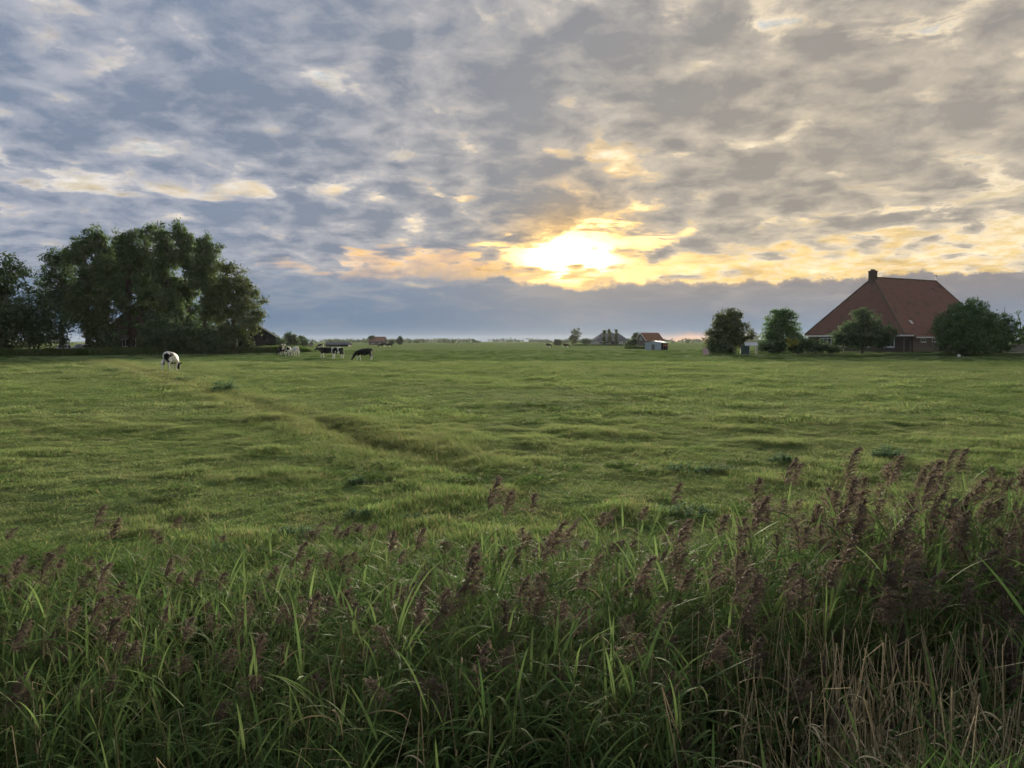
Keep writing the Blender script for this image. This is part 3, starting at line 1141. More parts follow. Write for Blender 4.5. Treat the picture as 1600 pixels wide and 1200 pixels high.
def build_trees():
    P = lambda px, d: place(px, d)
    # ---- the grove round the left farm: metres per photo pixel at 135 m is about 0.1125
    G = 'tall trees of the grove round the left farm'
    x, y = P(12, 128)
    tree('broadleaf_tree', 'broad tree with a pointed crown at the outer end of the grove', 'tree', x, y,
         [ell(0, 12.5, 3.6, 4.2), ell(-3, 9, 4, 5), ell(1.5, 14.2, 1.9, 2.6), ell(3.0, 12.6, 1.6, 2.4)], 12, 0.34, 'poplar_leaves', 200, 46, 0.85, 0.40, 1, G)
    x, y = P(45, 124)
    tree('bushy_tree', 'low bushy dark tree filling the gap beside the parked cars', 'tree', x, y,
         [ell(-3.5, 5.0, 4.2, 4.6), ell(0.8, 6.0, 4.2, 4.8), ell(4.0, 4.6, 3.2, 4.2), ell(-5.5, 3.2, 3, 3.2)], 5, 0.30, 'alder_leaves', 520, 46, 0.75, 0.36, 2, G, 3, 1.2)
    x, y = P(-40, 130)
    tree('bushy_tree', 'dense bushy tree standing outside the grove beyond the pointed crown', 'tree', x, y,
         [ell(0, 6.5, 5, 6.5), ell(3, 9, 3.5, 5)], 7, 0.34, 'alder_leaves', 200, 42, 0.9, 0.42, 3, G, 2, 0.8)
    x, y = P(98, 142)
    tree('broadleaf_tree', 'dark round topped tree behind the parked cars', 'tree', x, y,
         [ell(0, 14.2, 3.6, 4.4), ell(-1.5, 10.5, 3.2, 4.0), ell(1.8, 9.6, 3.2, 4.6), ell(0.3, 17.0, 2.6, 2.2)], 13, 0.36, 'alder_leaves', 330, 44, 0.75, 0.38, 4, G)
    x, y = P(152, 133)
    tree('light_green_tree', 'lighter green slender tree in front of the tall poplars', 'tree', x, y,
         [ell(0, 8.4, 2.2, 3.6), ell(-0.9, 4.8, 2.2, 3.6), ell(1.3, 5.2, 2.1, 3.8), ell(0.2, 2.4, 2.0, 2.2)], 9, 0.22, 'oak_leaves', 170, 42, 0.7, 0.36, 5, G)
    pops = [(138, 140, 20.6, 'poplar with the feathered outer edge, first of the tall poplar row'),
            (170, 143, 21.9, 'tall poplar with see-through crown above the light green tree'),
            (205, 139, 21.6, 'tall poplar rising over the red roof corner'),
            (238, 143, 22.4, 'tallest poplar of the grove, above the farmhouse windows'),
            (268, 140, 21.8, 'tall poplar with twin tips above the farmhouse roof'),
            (298, 143, 22.0, 'tall poplar beside the annex roof'),
            (325, 138, 20.0, 'last tall poplar before the spreading oak')]
    for i, (px, d, H, lab) in enumerate(pops):
        x, y = P(px, d)
        r = np.random.default_rng(50 + i)
        bl = []
        for k in range(13):
            t = 0.20 + 0.78 * (k + 0.5) / 13
            w = 2.55 * math.sin(math.pi * min(1.0, (t - 0.12) * 0.98)) ** 0.7 + 0.3
            bl.append((r.normal() * 0.9 * w * 0.6, r.normal() * 0.9 * w * 0.6, H * t, w * r.uniform(0.55, 0.9), w * r.uniform(0.55, 0.9), H * 0.085 * r.uniform(0.9, 1.7)))
        bl.append((r.normal() * 0.5, 0, H * 0.965, 0.8, 0.8, H * 0.05))
        bl.append((r.normal() * 1.4, 0, H * 0.93, 0.7, 0.7, H * 0.05))
        tree('poplar_tree', lab, 'tree', x, y, bl, H * 0.93, 0.40, 'poplar_leaves', 560, 40, 0.60, 0.36, 60 + i, G, 1, 0.4, 0.6, 16)
    x, y = P(366, 134)
    tree('oak_tree', 'broad olive green oak spreading over the black barn', 'tree', x, y,
         [ell(-0.4, 10.5, 3.8, 4.6), ell(2.4, 8.2, 3.2, 4.0), ell(-2.6, 7.0, 3.0, 5.0), ell(0.6, 4.5, 3.6, 3.8), ell(-1.0, 14.2, 2.4, 2.4), ell(3.8, 5.6, 1.6, 2.4), ell(-1.5, 2.6, 3.0, 2.5)],
         11, 0.42, 'oak_leaves', 520, 44, 0.7, 0.36, 70, G)
    for i, (px, d, w, h, lab) in enumerate([(262, 131, 3.6, 6.6, 'dark bushy tree hiding the front of the left farmhouse'), (290, 130, 3.2, 5.4, 'round dark shrub tree in front of the annex'),
                                            (174, 130.5, 1.4, 4.2, 'small dark tree at the corner of the left farmhouse'), (238, 133, 2.2, 7.0, 'slim dark tree before the farmhouse gable'), (330, 130, 2.4, 4.2, 'low dark shrub between the annex and the oak')]):
        x, y = P(px, d)
        tree('shrub_tree', lab, 'tree', x, y, [ell(0, h * 0.55, w * 0.9, h * 0.45), ell(-w * 0.4, h * 0.3, w * 0.7, h * 0.32), ell(w * 0.45, h * 0.32, w * 0.7, h * 0.34)], h * 0.6, 0.16, 'alder_leaves', int(46 * w), 42, 0.65, 0.36, 80 + i, G, 2, 0.4)
    # ---- trees of the right farm
    G = 'trees in the yard of the big farmhouse'
    x, y = P(1138, 136)
    tree('round_tree', 'round dark tree standing over the white roofed shelter', 'tree', x, y,
         [ell(0, 4.9, 3.3, 2.8), ell(-2.4, 3.2, 2.2, 2.2), ell(2.6, 3.0, 2.2, 2.2), ell(0.3, 6.5, 2.0, 1.6), ell(-0.5, 2.4, 3.4, 1.8), ell(-1.8, 5.4, 1.5, 1.6)],
         4.6, 0.26, 'olive_leaves', 420, 44, 0.55, 0.30, 100, G, 2, 0.5)
    x, y = P(1220, 138)
    tree('round_tree', 'domed green tree between the shelter and the big farmhouse', 'tree', x, y,
         [ell(0, 4.9, 2.9, 2.9), ell(-1.4, 2.8, 2.4, 2.4), ell(2.0, 2.8, 2.2, 2.2), ell(0.2, 6.6, 1.7, 1.4), ell(3.3, 2.0, 1.3, 1.6)],
         4.6, 0.24, 'willow_leaves', 380, 44, 0.55, 0.30, 101, G, 2, 0.5)
    x, y = P(1347, 124)
    tree('apple_tree', 'dark spreading tree standing in front of the big farmhouse', 'tree', x, y,
         [ell(0, 4.6, 2.7, 2.6), ell(-2.7, 3.2, 2.4, 1.9), ell(2.9, 3.3, 2.5, 1.9), ell(-0.4, 6.3, 1.4, 1.5), ell(0, 2.6, 4.2, 1.5)],
         4.0, 0.20, 'alder_leaves', 560, 44, 0.52, 0.28, 102, G)
    x, y = P(1509, 120)
    tree('willow_tree', 'big round bright green willow covering the end of the farmhouse', 'tree', x, y,
         [ell(0, 4.6, 4.4, 4.0), ell(-2.9, 3.8, 2.4, 3.0), ell(2.9, 3.5, 2.3, 3.0), ell(0.6, 6.8, 2.6, 1.9), ell(-0.5, 2.2, 3.6, 2.0)],
         4.5, 0.36, 'willow_leaves', 720, 46, 0.52, 0.28, 103, G, 3, 0.8, 0.35)
    x, y = P(1562, 126)
    tree('willow_tree', 'smaller green willow beside the grey fence', 'tree', x, y,
         [ell(0, 4.0, 2.4, 3.2), ell(1.3, 2.6, 1.8, 2.4), ell(-1.0, 2.2, 2.0, 2.2)], 4.0, 0.24, 'willow_leaves', 260, 42, 0.5, 0.28, 104, G, 2, 0.5)
    for i, (px, d, H) in enumerate([(1566, 150, 8.9), (1592, 150, 8.2), (1606, 152, 7.6), (1630, 152, 8.4)]):
        x, y = P(px, d)
        r = np.random.default_rng(120 + i)
        bl = []
        for k in range(9):
            t = 0.22 + 0.78 * k / 9
            w = 1.5 * (1.05 - t) + 0.15
            bl.append((r.normal() * 0.5 * w, r.normal() * 0.5 * w, H * t, w * 0.8, w * 0.8, H * 0.045))
        tree('ragged_conifer', 'thin ragged conifer standing behind the grey fence', 'tree', x, y, bl, H * 0.98, 0.14, 'alder_leaves', 60, 26, 0.38, 0.28, 130 + i, 'thin conifers behind the grey fence', 1, 0.3, 0.7, 8)
    x, y = P(1237, 134)
    tree('yellow_shrub', 'small yellow green shrub in front of the domed tree', 'shrub', x, y, [ell(0, 2.2, 1.0, 0.8), ell(0.2, 1.3, 1.1, 0.9)], 1.4, 0.06, 'yellow_leaves', 40, 40, 0.35, 0.20, 140, None, 3, 0.2)
    for i, (px, d, w, h, lab) in enumerate([(1283, 131, 1.7, 2.3, 'dark shrub against the left front window of the big farmhouse'), (1302, 131, 1.0, 1.6, 'small dark shrub below the second front window of the big farmhouse'), (1262, 134, 1.7, 2.7, 'dark shrub at the outer corner of the big farmhouse'),
                                            (1115, 134, 1.6, 2.2, 'dark shrub beside the leaning pink board'), (1197, 135, 1.9, 2.2, 'dark shrub beside the white roofed shelter'), (1135, 133, 1.7, 2.0, 'dark shrub at the foot of the round tree'), (1215, 134, 1.9, 2.2, 'dark shrub at the foot of the domed tree'), (1243, 133.5, 1.2, 1.4, 'low dark shrub under the yellow shrub')]):
        x, y = P(px, d)
        tree('shrub', lab, 'shrub', x, y, [ell(0, h * 0.55, w * 0.8, h * 0.42), ell(-w * 0.5, h * 0.35, w * 0.6, h * 0.33), ell(w * 0.5, h * 0.35, w * 0.6, h * 0.33)], h * 0.5, 0.06, 'alder_leaves', int(40 * w), 38, 0.42, 0.24, 150 + i, 'shrubs round the big farmhouse', 3, 0.3)
    # ---- far trees that can be told apart
    far = [(899, 450, [ell(0, 6.4, 3.3, 3.0), ell(-1.2, 3.4, 2.8, 2.6), ell(0.6, 8.6, 2.2, 1.4), ell(-2.6, 4.6, 1.6, 1.8)], 'lone far tree with a ragged round crown left of the grey roofed farm', 'olive_leaves'),
           (871, 430, [ell(0, 1.7, 2.3, 1.5)], 'low round far bush left of the lone tree', 'olive_leaves'),
           (915, 470, [ell(0, 2.0, 2.6, 1.8), ell(3, 1.6, 2, 1.5)], 'low far bush between the lone tree and the grey roofed farm', 'far_leaves'),
           (992, 330, [ell(0, 3.4, 1.0, 2.0), ell(0.3, 5.0, 0.7, 1.0)], 'slim far tree behind the gable of the orange roofed barn', 'far_leaves'),
           (988, 285, [ell(0, 1.5, 1.5, 1.5), ell(-1.2, 1.0, 1.2, 1.0), ell(0.8, 2.4, 1.0, 1.0)], 'leafy bush in front of the gable of the orange roofed barn', 'far_leaves'),
           (581, 480, [ell(0, 2.6, 1.8, 2.6), ell(0, 4.4, 1.7, 1.4)], 'squared upright far tree left of the small red roofed house', 'far_leaves'),
           (625, 480, [ell(0, 2.8, 2.3, 2.1), ell(0, 1.4, 1.4, 1.4)], 'round far tree right of the small red roofed house', 'far_leaves'),
           (612, 490, [ell(0, 1.6, 1.6, 1.4)], 'low far bush against the small red roofed house', 'far_leaves'),
           (424, 235, [ell(0, 2.4, 2.8, 2.3), ell(2.2, 1.8, 2.2, 1.8)], 'dark far tree behind the black barn', 'alder_leaves'),
           (452, 260, [ell(0, 2.8, 2.5, 2.5), ell(1.4, 2.0, 2.0, 2.0)], 'domed dark far tree, middle one of three beyond the black barn', 'alder_leaves'),
           (470, 270, [ell(0, 2.0, 2.2, 2.0)], 'low dark far tree, outermost of three beyond the black barn', 'alder_leaves')]
    for i, (px, d, bl, lab, mt) in enumerate(far):
        x, y = P(px, d)
        tree('far_tree', lab, 'tree', x, y, bl, max(1.2, bl[0][2]), 0.22, mt, 95, 34, 0.7, 0.50, 200 + i, 'trees far across the pasture', 1, 0.3, 0.4, 5)
    for i, (px, H, w) in enumerate([(944, 8.6, 1.25), (952, 8.8, 1.25), (962.5, 9.4, 0.75)]):
        x, y = P(px, 420)
        bl = [(0, 0, H * t, w * (1.1 - 0.5 * abs(t - 0.5)), w, H * 0.13) for t in (0.15, 0.3, 0.45, 0.6, 0.75, 0.88)]
        tree('column_poplar', ['upright poplar, first of three before the grey roof', 'upright poplar, middle one of three before the grey roof', 'thinnest upright poplar of three before the grey roof'][i], 'tree', x, y, bl, H * 0.9, 0.2, 'olive_leaves', 60, 30, 0.5, 0.45, 230 + i, 'upright poplars before the grey roofed farm', 1, 0.3, 0.5, 5)


build_trees()


def build_far_line():
    """distant hedgerows and woods on the horizon: one mass nobody could count"""
    r = np.random.default_rng(5)
    V_, F_, T_ = [], [], []
    nf = 0
    for k in range(620):
        d = float(r.uniform(750, 1900))
        u = float(r.uniform(-0.85, 0.85))
        x = u * d
        dens = float(vnoise(np.array([u * 14.0]), np.array([d / 420.0]), 4)[0])
        if dens < 0.32:
            continue
        h = float(r.uniform(2.0, 4.4)) * (0.6 + 1.1 * dens) * (d / 1000.0) ** 0.6
        if u > 0.19:
            h *= 1.25
        w = h * float(r.uniform(0.8, 2.6))
        v, f, t, c = crown_cloud(r, [(0, 0, h * 0.5, w, 3.0, h * 0.5), (w * 0.5, 0, h * 0.4, w * 0.6, 3, h * 0.42)], 14, 14, 1.2 * d / 1000, 1.7 * d / 1000)
        v[:, 2] = np.maximum(v[:, 2], -0.3)
        V_.append(v + np.array([x, d, 0]))
        F_.append(f + nf)
        nf += len(v)
        T_.append(t)
    me = np_mesh('distant_woods', np.concatenate(V_), np.concatenate(F_), MATS['far_leaves'], {'rnd': np.concatenate(T_)})
    tag(link_mesh('distant_woods', me), 'thin blue grey line of trees along the horizon', 'woods', kind='stuff')


build_far_line()


def build_fringes():
    """reed and hedge strips far across the field"""
    rd = [blade_mesh('reed_fringe', 120, 0.9, 0.9, 1.55, 0.05, MATS['lush_blade'], 0.25, 2, 900 + i) for i in range(4)]
    n = 2600
    t = RNG.uniform(0, 1, n)
    x = -92 + t * 53.5 + RNG.normal(0, 0.5, n)
    y = 113 + t * 28 + RNG.uniform(-1, 1, n) * 1.6
    s = RNG.uniform(0.75, 1.1, n)
    scatter('reed_fringe', rd, np.column_stack([x, y, height(x, y) - 0.05]), rand_rot(n, 0.05), np.column_stack([s, s, s]), 'dark green reed fringe along the ditch before the left farm', 'reeds')
    n = 1500
    t = RNG.uniform(0, 1, n)
    x = 62 + t * 36 + RNG.uniform(-1, 1, n) * 3.0
    y = 66 + t * 62 + RNG.uniform(-1, 1, n) * 3.0
    lanes = [blade_mesh('lane_grass', 90, 0.8, 0.3, 0.75, 0.04, MATS['grass_blade'], 0.4, 2, 920 + i) for i in range(3)]
    x2 = RNG.uniform(46, 108, 500)
    y2 = 122 + RNG.uniform(-1.5, 1.5, 500)
    xx, yy = np.concatenate([x, x2]), np.concatenate([y, y2])
    s = RNG.uniform(0.7, 1.2, len(xx))
    scatter('lane_grass', lanes, np.column_stack([xx, yy, height(xx, yy) - 0.05]), rand_rot(len(xx), 0.05), np.column_stack([s, s, s]), 'tall green grass along the lane ditch by the willow', 'grass')
    # hedges in front of the far farm
    hd = [blade_mesh('hedge_clump', 110, 0.9, 0.5, 1.1, 0.09, MATS['lush_blade'], 0.5, 2, 940 + i) for i in range(3)]
    n = 500
    x = np.concatenate([RNG.uniform(32, 66, n // 2), RNG.uniform(24, 46, n // 2)])
    y = np.concatenate([RNG.uniform(405, 408, n // 2), RNG.uniform(236, 240, n // 2)])
    x[n // 2:] = RNG.uniform(36, 43, n // 2)
    s = RNG.uniform(0.8, 1.3, n)
    scatter('far_hedge', hd, np.column_stack([x, y, height(x, y) - 0.05]), rand_rot(n, 0.05), np.column_stack([s, s, s]), 'low dark hedge in front of the far farm', 'hedge')


build_fringes()


def build_weeds():
    """thistle and nettle clumps in the short grass"""
    spots = [(180, 581, 0.62, 0.40), (290, 597, 0.55, 0.42), (352, 612, 0.50, 0.62), (1078, 738, 0.36, 0.22), (1133, 737, 0.26, 0.18), (1068, 806, 0.36, 0.26),
             (556, 757, 0.13, 0.16), (562, 806, 0.20, 0.16), (393, 571, 0.42, 0.25), (1178, 740, 0.15, 0.12), (455, 838, 0.24, 0.16), (1222, 722, 0.18, 0.26), (1392, 716, 0.28, 0.34), (640, 812, 0.20, 0.14), (350, 868, 0.22, 0.18)]
    where = {0: 'dark green weed clump left of the furrow beyond the lone cow', 1: 'dark green weed clump on the furrow lip below the lone cow', 2: 'tallest dark thistle clump beside the furrow',
             3: 'broad grey green thistle clump, largest of a row of three in short grass', 4: 'grey green thistle clump in the middle of a row of three', 9: 'smallest thistle clump at the end of a row of three',
             5: 'wide dark weed clump in the grass just behind the reed tips', 8: 'small dark weed clump between the lone cow and the white pair', 11: 'thin weed standing alone behind the tall reed stand', 12: 'taller leafy weed behind the tall reed stand'}
    for i, (px, py, w, h) in enumerate(spots):
        d = 2.4 * 1200.0 / (py - 533.0)
        x, y = place(px, d)
        r = np.random.default_rng(950 + i)
        b = RB()
        for k in range(70):
            a, q = r.uniform(0, 6.28), w * math.sqrt(r.uniform())
            base = Vector((q * math.cos(a) * 1.3, q * math.sin(a) * 0.8, 0))
            hh = h * r.uniform(0.3, 1.0) * (1 - 0.5 * (q / w) ** 2)
            b.stem([base, base + Vector((r.normal() * 0.02, r.normal() * 0.02, hh))], [0.005, 0.003], r.uniform(0, 0.6))
            for j in range(4):
                reed_leaf(b, r, base + Vector((0, 0, hh * r.uniform(0.3, 1.0))), r.uniform(0, 6.28), max(0.06, 0.36 * h), max(0.018, 0.10 * h), R(r.uniform(5, 60)), R(r.uniform(30, 110)), r.uniform(0, 1), 0)
        o = link_mesh('weed_clump', b.mesh('weed_clump', MATS['weed_leaves']), None, (x, y, ground_z(x, y) - 0.02))
        tag(o, where.get(i, 'small grey green thistle rosette in the grass behind the low reeds'), 'weed', 'weed clumps in the pasture')


build_weeds()


# ------------------------------------------------------------------ buildings
def plain(name, col, rough=0.8, spec=0.2, var=0.25, scale=2.0, metallic=0.0):
    m, g, out = new_mat(name)
    nz = g.noise(pos(g), scale, 5.0, 0.6)
    lo, hi = tuple(c * (1 - var) for c in col), tuple(min(1, c * (1 + var)) for c in col)
    surf(g, out, principled(g, g.mix(nz, lo, hi), rough, spec, nz, 0.15, 0.02, metallic))
    return m


def roof_mat(name, col, moss=0.25):
    m, g, out = new_mat(name)
    tc = V(g, g.node('ShaderNodeTexCoord').outputs['Object'])
    x, y, z = g.split(tc)
    rows = g.math('FRACT', z * 4.2)
    nz = g.noise(tc, 0.6, 5.0, 0.65)
    fine = g.noise(tc, 5.0, 4.0, 0.7)
    c = g.mix(fine, tuple(k * 0.68 for k in col), tuple(min(1, k * 1.35) for k in col))
    c = g.mix(g.step(nz, 0.50, 0.72) * moss * 2.2, c, (0.085, 0.075, 0.055))
    surf(g, out, principled(g, c, 0.85, 0.1, rows * 0.6 + fine * 0.8, 0.7, 0.06))
    return m


plain('dark_brick', (0.105, 0.078, 0.070), 0.9, 0.1, 0.35, 3.0)
plain('grey_brick', (0.170, 0.140, 0.125), 0.9, 0.1, 0.30, 3.0)
plain('white_paint', (0.74, 0.74, 0.72), 0.6, 0.3, 0.08)
plain('black_board', (0.016, 0.018, 0.026), 0.8, 0.2, 0.3)
plain('pale_wall', (0.46, 0.45, 0.42), 0.85, 0.1, 0.15)
plain('grey_timber', (0.200, 0.190, 0.175), 0.9, 0.1, 0.25, 4.0)
plain('blue_sheet', (0.36, 0.45, 0.53), 0.5, 0.3, 0.10)
plain('dark_inside', (0.030, 0.026, 0.026), 0.9, 0.1, 0.2)
plain('red_paint', (0.290, 0.070, 0.055), 0.7, 0.2, 0.2)
plain('pink_board', (0.46, 0.33, 0.33), 0.8, 0.2, 0.15)
plain('green_wall', (0.085, 0.130, 0.125), 0.8, 0.2, 0.2)
plain('sheet_roof', (0.56, 0.60, 0.63), 0.45, 0.3, 0.08)
plain('iron', (0.035, 0.035, 0.037), 0.5, 0.4, 0.2)
plain('hip_cap', (0.135, 0.105, 0.075), 0.9, 0.1, 0.35)
roof_mat('red_tiles', (0.200, 0.105, 0.082), 0.42)
roof_mat('orange_tiles', (0.240, 0.128, 0.085))
roof_mat('grey_tiles', (0.120, 0.128, 0.150), 0.1)
m, g, out = new_mat('window_glass')
surf(g, out, principled(g, (0.020, 0.024, 0.030), 0.08, 0.5))


def window(parent, o, ux, nrm, w, h, mull=1, mat='white_paint', sill=True):
    """o: lower left corner on the wall, ux: unit vector along the wall, nrm: outward normal"""
    o, ux, nrm = Vector(o), Vector(ux).normalized(), Vector(nrm).normalized()
    uz = Vector((0, 0, 1))
    b = MB()
    t = 0.10

    def bar(a0, a1, c0, c1, d0=0.0, d1=0.07):
        p = o + ux * a0 + uz * c0 + nrm * d0
        b.prism([p, p + ux * (a1 - a0), p + ux * (a1 - a0) + uz * (c1 - c0), p + uz * (c1 - c0)], (0, 0, 0), nrm * (d1 - d0))
    bar(0, w, 0, t)
    bar(0, w, h - t, h)
    bar(0, t, t, h - t)
    bar(w - t, w, t, h - t)
    for k in range(mull):
        c = w * (k + 1) / (mull + 1)
        bar(c - 0.04, c + 0.04, t, h - t, 0.002, 0.06)
    f = b.build('window', MATS[mat], parent)
    gb = MB()
    p = o + ux * t + uz * t + nrm * 0.004
    gb.prism([p, p + ux * (w - 2 * t), p + ux * (w - 2 * t) + uz * (h - 2 * t), p + uz * (h - 2 * t)], (0, 0, 0), nrm * 0.03)
    gb.build('pane', MATS['window_glass'], f)
    if sill:
        sb = MB()
        p = o - ux * 0.06 - uz * 0.10 + nrm * 0.003
        sb.prism([p, p + ux * (w + 0.12), p + ux * (w + 0.12) + uz * 0.09, p + uz * 0.09], (0, 0, 0), nrm * 0.14)
        sb.build('sill', MATS['white_paint'], f)
    return f


def door(parent, o, ux, nrm, w, h, mat):
    o, ux, nrm = Vector(o), Vector(ux).normalized(), Vector(nrm).normalized()
    uz = Vector((0, 0, 1))
    b = MB()
    p = o + nrm * 0.003
    b.prism([p, p + ux * w, p + ux * w + uz * h, p + uz * h], (0, 0, 0), nrm * 0.05)
    d = b.build('door', MATS[mat], parent)
    k = MB()
    p = o + ux * (w * 0.85) + uz * (h * 0.45) + nrm * 0.055
    k.prism([p, p + ux * 0.12, p + ux * 0.12 + uz * 0.04, p + uz * 0.04], (0, 0, 0), nrm * 0.06)
    k.build('handle', MATS['iron'], d)
    return d


def big_farmhouse():
    """pyramid-roofed farmhouse: a huge hipped tile roof on low brick walls"""
    cx, cy, rz = 68.85, 135.0, math.atan2(0.482, 0.876)
    zg = 0.48
    root = empty('farmhouse', (cx, cy, zg), rz)
    tag(root, 'big brick farmhouse under a huge red pyramid shaped tile roof', 'farmhouse')
    L, W, E, Rg = 28.0, 21.5, 3.20, 14.05
    r0, r1, mid = 5.8, 25.5, W / 2
    b = MB()
    b.box(0.5, L - 0.5, 0.5, W - 0.5, -0.8, E - 0.02)
    b.build('wall', MATS['dark_brick'], root)
    b = MB()
    b.box(2.9, L - 0.8, 0.30, 0.497, -0.8, E - 0.38)
    b.build('side_wall', MATS['grey_brick'], root)['label'] = 'lighter brick wall along the long side'
    # roof shell with thickness
    b = MB()
    ov = 0.0
    e = [(-ov, -ov, E), (L + ov, -ov, E), (L + ov, W + ov, E), (-ov, W + ov, E), (r0, mid, Rg), (r1, mid, Rg)]
    lo = [(x, y, z - 0.16) for x, y, z in e[:4]]
    b.add(e + lo, [(0, 1, 5, 4), (1, 2, 5), (2, 3, 4, 5), (3, 0, 4), (0, 6, 7, 1), (1, 7, 8, 2), (2, 8, 9, 3), (3, 9, 6, 0), (6, 9, 8, 7)])
    roof = b.build('roof', MATS['red_tiles'], root)
    b = MB()
    b.prism([(2.7, 0.02, E + 0.05), (2.7, -0.42, E - 0.36), (2.7, -0.42, E - 0.50), (2.7, 0.30, E - 0.20)], (0, 0, 0), (L - 2.9, 0, 0))
    b.build('eave_skirt', MATS['red_tiles'], roof)
    for a, c in ((4, 0), (4, 3), (5, 1), (5, 2), (4, 5)):
        cb = MB()
        p, q = Vector(e[a]), Vector(e[c])
        cb.tube([p, p.lerp(q, 0.5), q], [0.16, 0.16, 0.16], 6)
        cb.build('ridge_cap', MATS['hip_cap'], roof)
    # chimney on the front end of the ridge, weather vane on the other
    b = MB()
    b.box(r0 - 0.60, r0 + 0.55, mid - 0.55, mid + 0.55, Rg - 1.6, Rg + 1.05)
    ch = b.build('chimney', MATS['dark_brick'], roof)
    b = MB()
    b.box(r0 - 0.68, r0 + 0.63, mid - 0.63, mid + 0.63, Rg + 1.052, Rg + 1.22)
    for k in (-0.4, 0.0, 0.4):
        b.box(r0 + k - 0.15, r0 + k + 0.1, mid - 0.15, mid + 0.15, Rg + 1.222, Rg + 1.5)
    b.build('chimney_cap', MATS['dark_brick'], roof)
    b = MB()
    b.tube([(r1, mid, Rg - 0.2), (r1, mid, Rg + 1.5)], [0.05, 0.025], 6)
    b.box(r1 - 0.35, r1 + 0.25, mid - 0.015, mid + 0.015, Rg + 0.95, Rg + 1.15)
    b.build('weather_vane', MATS['iron'], roof)
    # roof lights, lying just proud of the tiles on the long side
    sl = Vector((0, mid, Rg - E)).normalized()
    nr = Vector((0, -(Rg - E), mid)).normalized()
    for x, t, w, h, mt in ((4.6, 0.17, 0.55, 0.8, 'white_paint'), (9.3, 0.52, 0.5, 0.6, 'hip_cap'), (15.0, 0.35, 0.5, 0.6, 'hip_cap')):
        p = Vector((x, 0, E)) + Vector((0, mid, Rg - E)) * t + nr * 0.03
        q = MB()
        q.prism([p, p + Vector((w, 0, 0)), p + Vector((w, 0, 0)) + sl * h, p + sl * h], (0, 0, 0), nr * 0.07)
        q.build('roof_light', MATS[mt], roof)
    # white gutter boards
    b = MB()
    b.box(-0.06, 0.03, 0.0, W, E - 0.42, E - 0.165)
    b.build('gutter_board', MATS['white_paint'], root)
    b = MB()
    b.box(0.04, 2.66, -0.06, 0.03, E - 0.42, E - 0.165)
    b.build('gutter_board', MATS['white_paint'], root)
    b = MB()
    b.box(2.75, L - 0.2, -0.46, -0.36, E - 0.72, E - 0.505)
    b.build('gutter_board', MATS['white_paint'], root)
    # front (hip) side windows, looking along -x
    for y0, w in ((15.5, 2.7), (11.1, 2.8), (7.0, 2.6), (2.2, 2.2)):
        window(root, (0.5, y0 + w, 0.85), (0, -1, 0), (-1, 0, 0), w, 1.65, 2)
    window(root, (0.5, 13.6, -0.1), (0, -1, 0), (-1, 0, 0), 0.9, 0.55, 0)
    # long side: door in the recess, small high stable windows
    door(root, (1.0, 0.5, 0.05), (1, 0, 0), (0, -1, 0), 1.1, 2.2, 'dark_inside')
    for x0 in (5.1, 8.4, 11.7, 15.0, 18.3):
        window(root, (x0, 0.30, 1.75), (1, 0, 0), (0, -1, 0), 1.5, 0.62, 1)
    door(root, (21.5, 0.30, 0.0), (1, 0, 0), (0, -1, 0), 3.2, 2.5, 'green_wall')
    return root


big_farmhouse()


def gable_house(name, label, cat, px, d, rz, w, l, eave, ridge, wall, roof, wins=(), doors=(), verge=None, zoff=0.0, over=0.35):
    """w across the gable (local x), l along the ridge (local y); gable at y = 0 faces -y"""
    x, y = place(px, d)
    root = empty(name, (x, y, ground_z(x, y) + zoff), rz)
    tag(root, label, cat)
    b = MB()
    b.prism([(-w / 2, 0, -0.6), (w / 2, 0, -0.6), (w / 2, 0, eave), (0, 0, ridge - 0.08), (-w / 2, 0, eave)], (0, 0, 0), (0, l, 0))
    b.build('wall', MATS[wall], root)
    sl = (ridge - eave) / (w / 2)
    ex = w / 2 + over
    b = MB()
    b.prism([(-ex, -over, eave - sl * over), (0, -over, ridge), (ex, -over, eave - sl * over), (ex, -over, eave - sl * over + 0.16), (0, -over, ridge + 0.18), (-ex, -over, eave - sl * over + 0.16)][::-1], (0, 0, 0), (0, l + 2 * over, 0))
    rf = b.build('roof', MATS[roof], root)
    if verge:
        for s in (-1, 1):
            b = MB()
            b.prism([(s * ex, -over - 0.06, eave - sl * over - 0.10), (0, -over - 0.06, ridge - 0.10), (0, -over - 0.06, ridge + 0.22), (s * ex, -over - 0.06, eave - sl * over + 0.20)], (0, 0, 0), (0, 0.055, 0))
            b.build('verge_board', MATS[verge], rf)
    for (side, a, z0, ww, hh, mu) in wins:
        if side == 'g':
            window(root, (a, 0, z0), (1, 0, 0), (0, -1, 0), ww, hh, mu)
        elif side == 'l':
            window(root, (-w / 2, a + ww, z0), (0, -1, 0), (-1, 0, 0), ww, hh, mu)
        else:
            window(root, (w / 2, a, z0), (0, 1, 0), (1, 0, 0), ww, hh, mu)
    for (side, a, ww, hh, mt) in doors:
        if side == 'g':
            door(root, (a, 0, 0), (1, 0, 0), (0, -1, 0), ww, hh, mt)
        else:
            door(root, (w / 2, a, 0), (0, 1, 0), (1, 0, 0), ww, hh, mt)
    return root


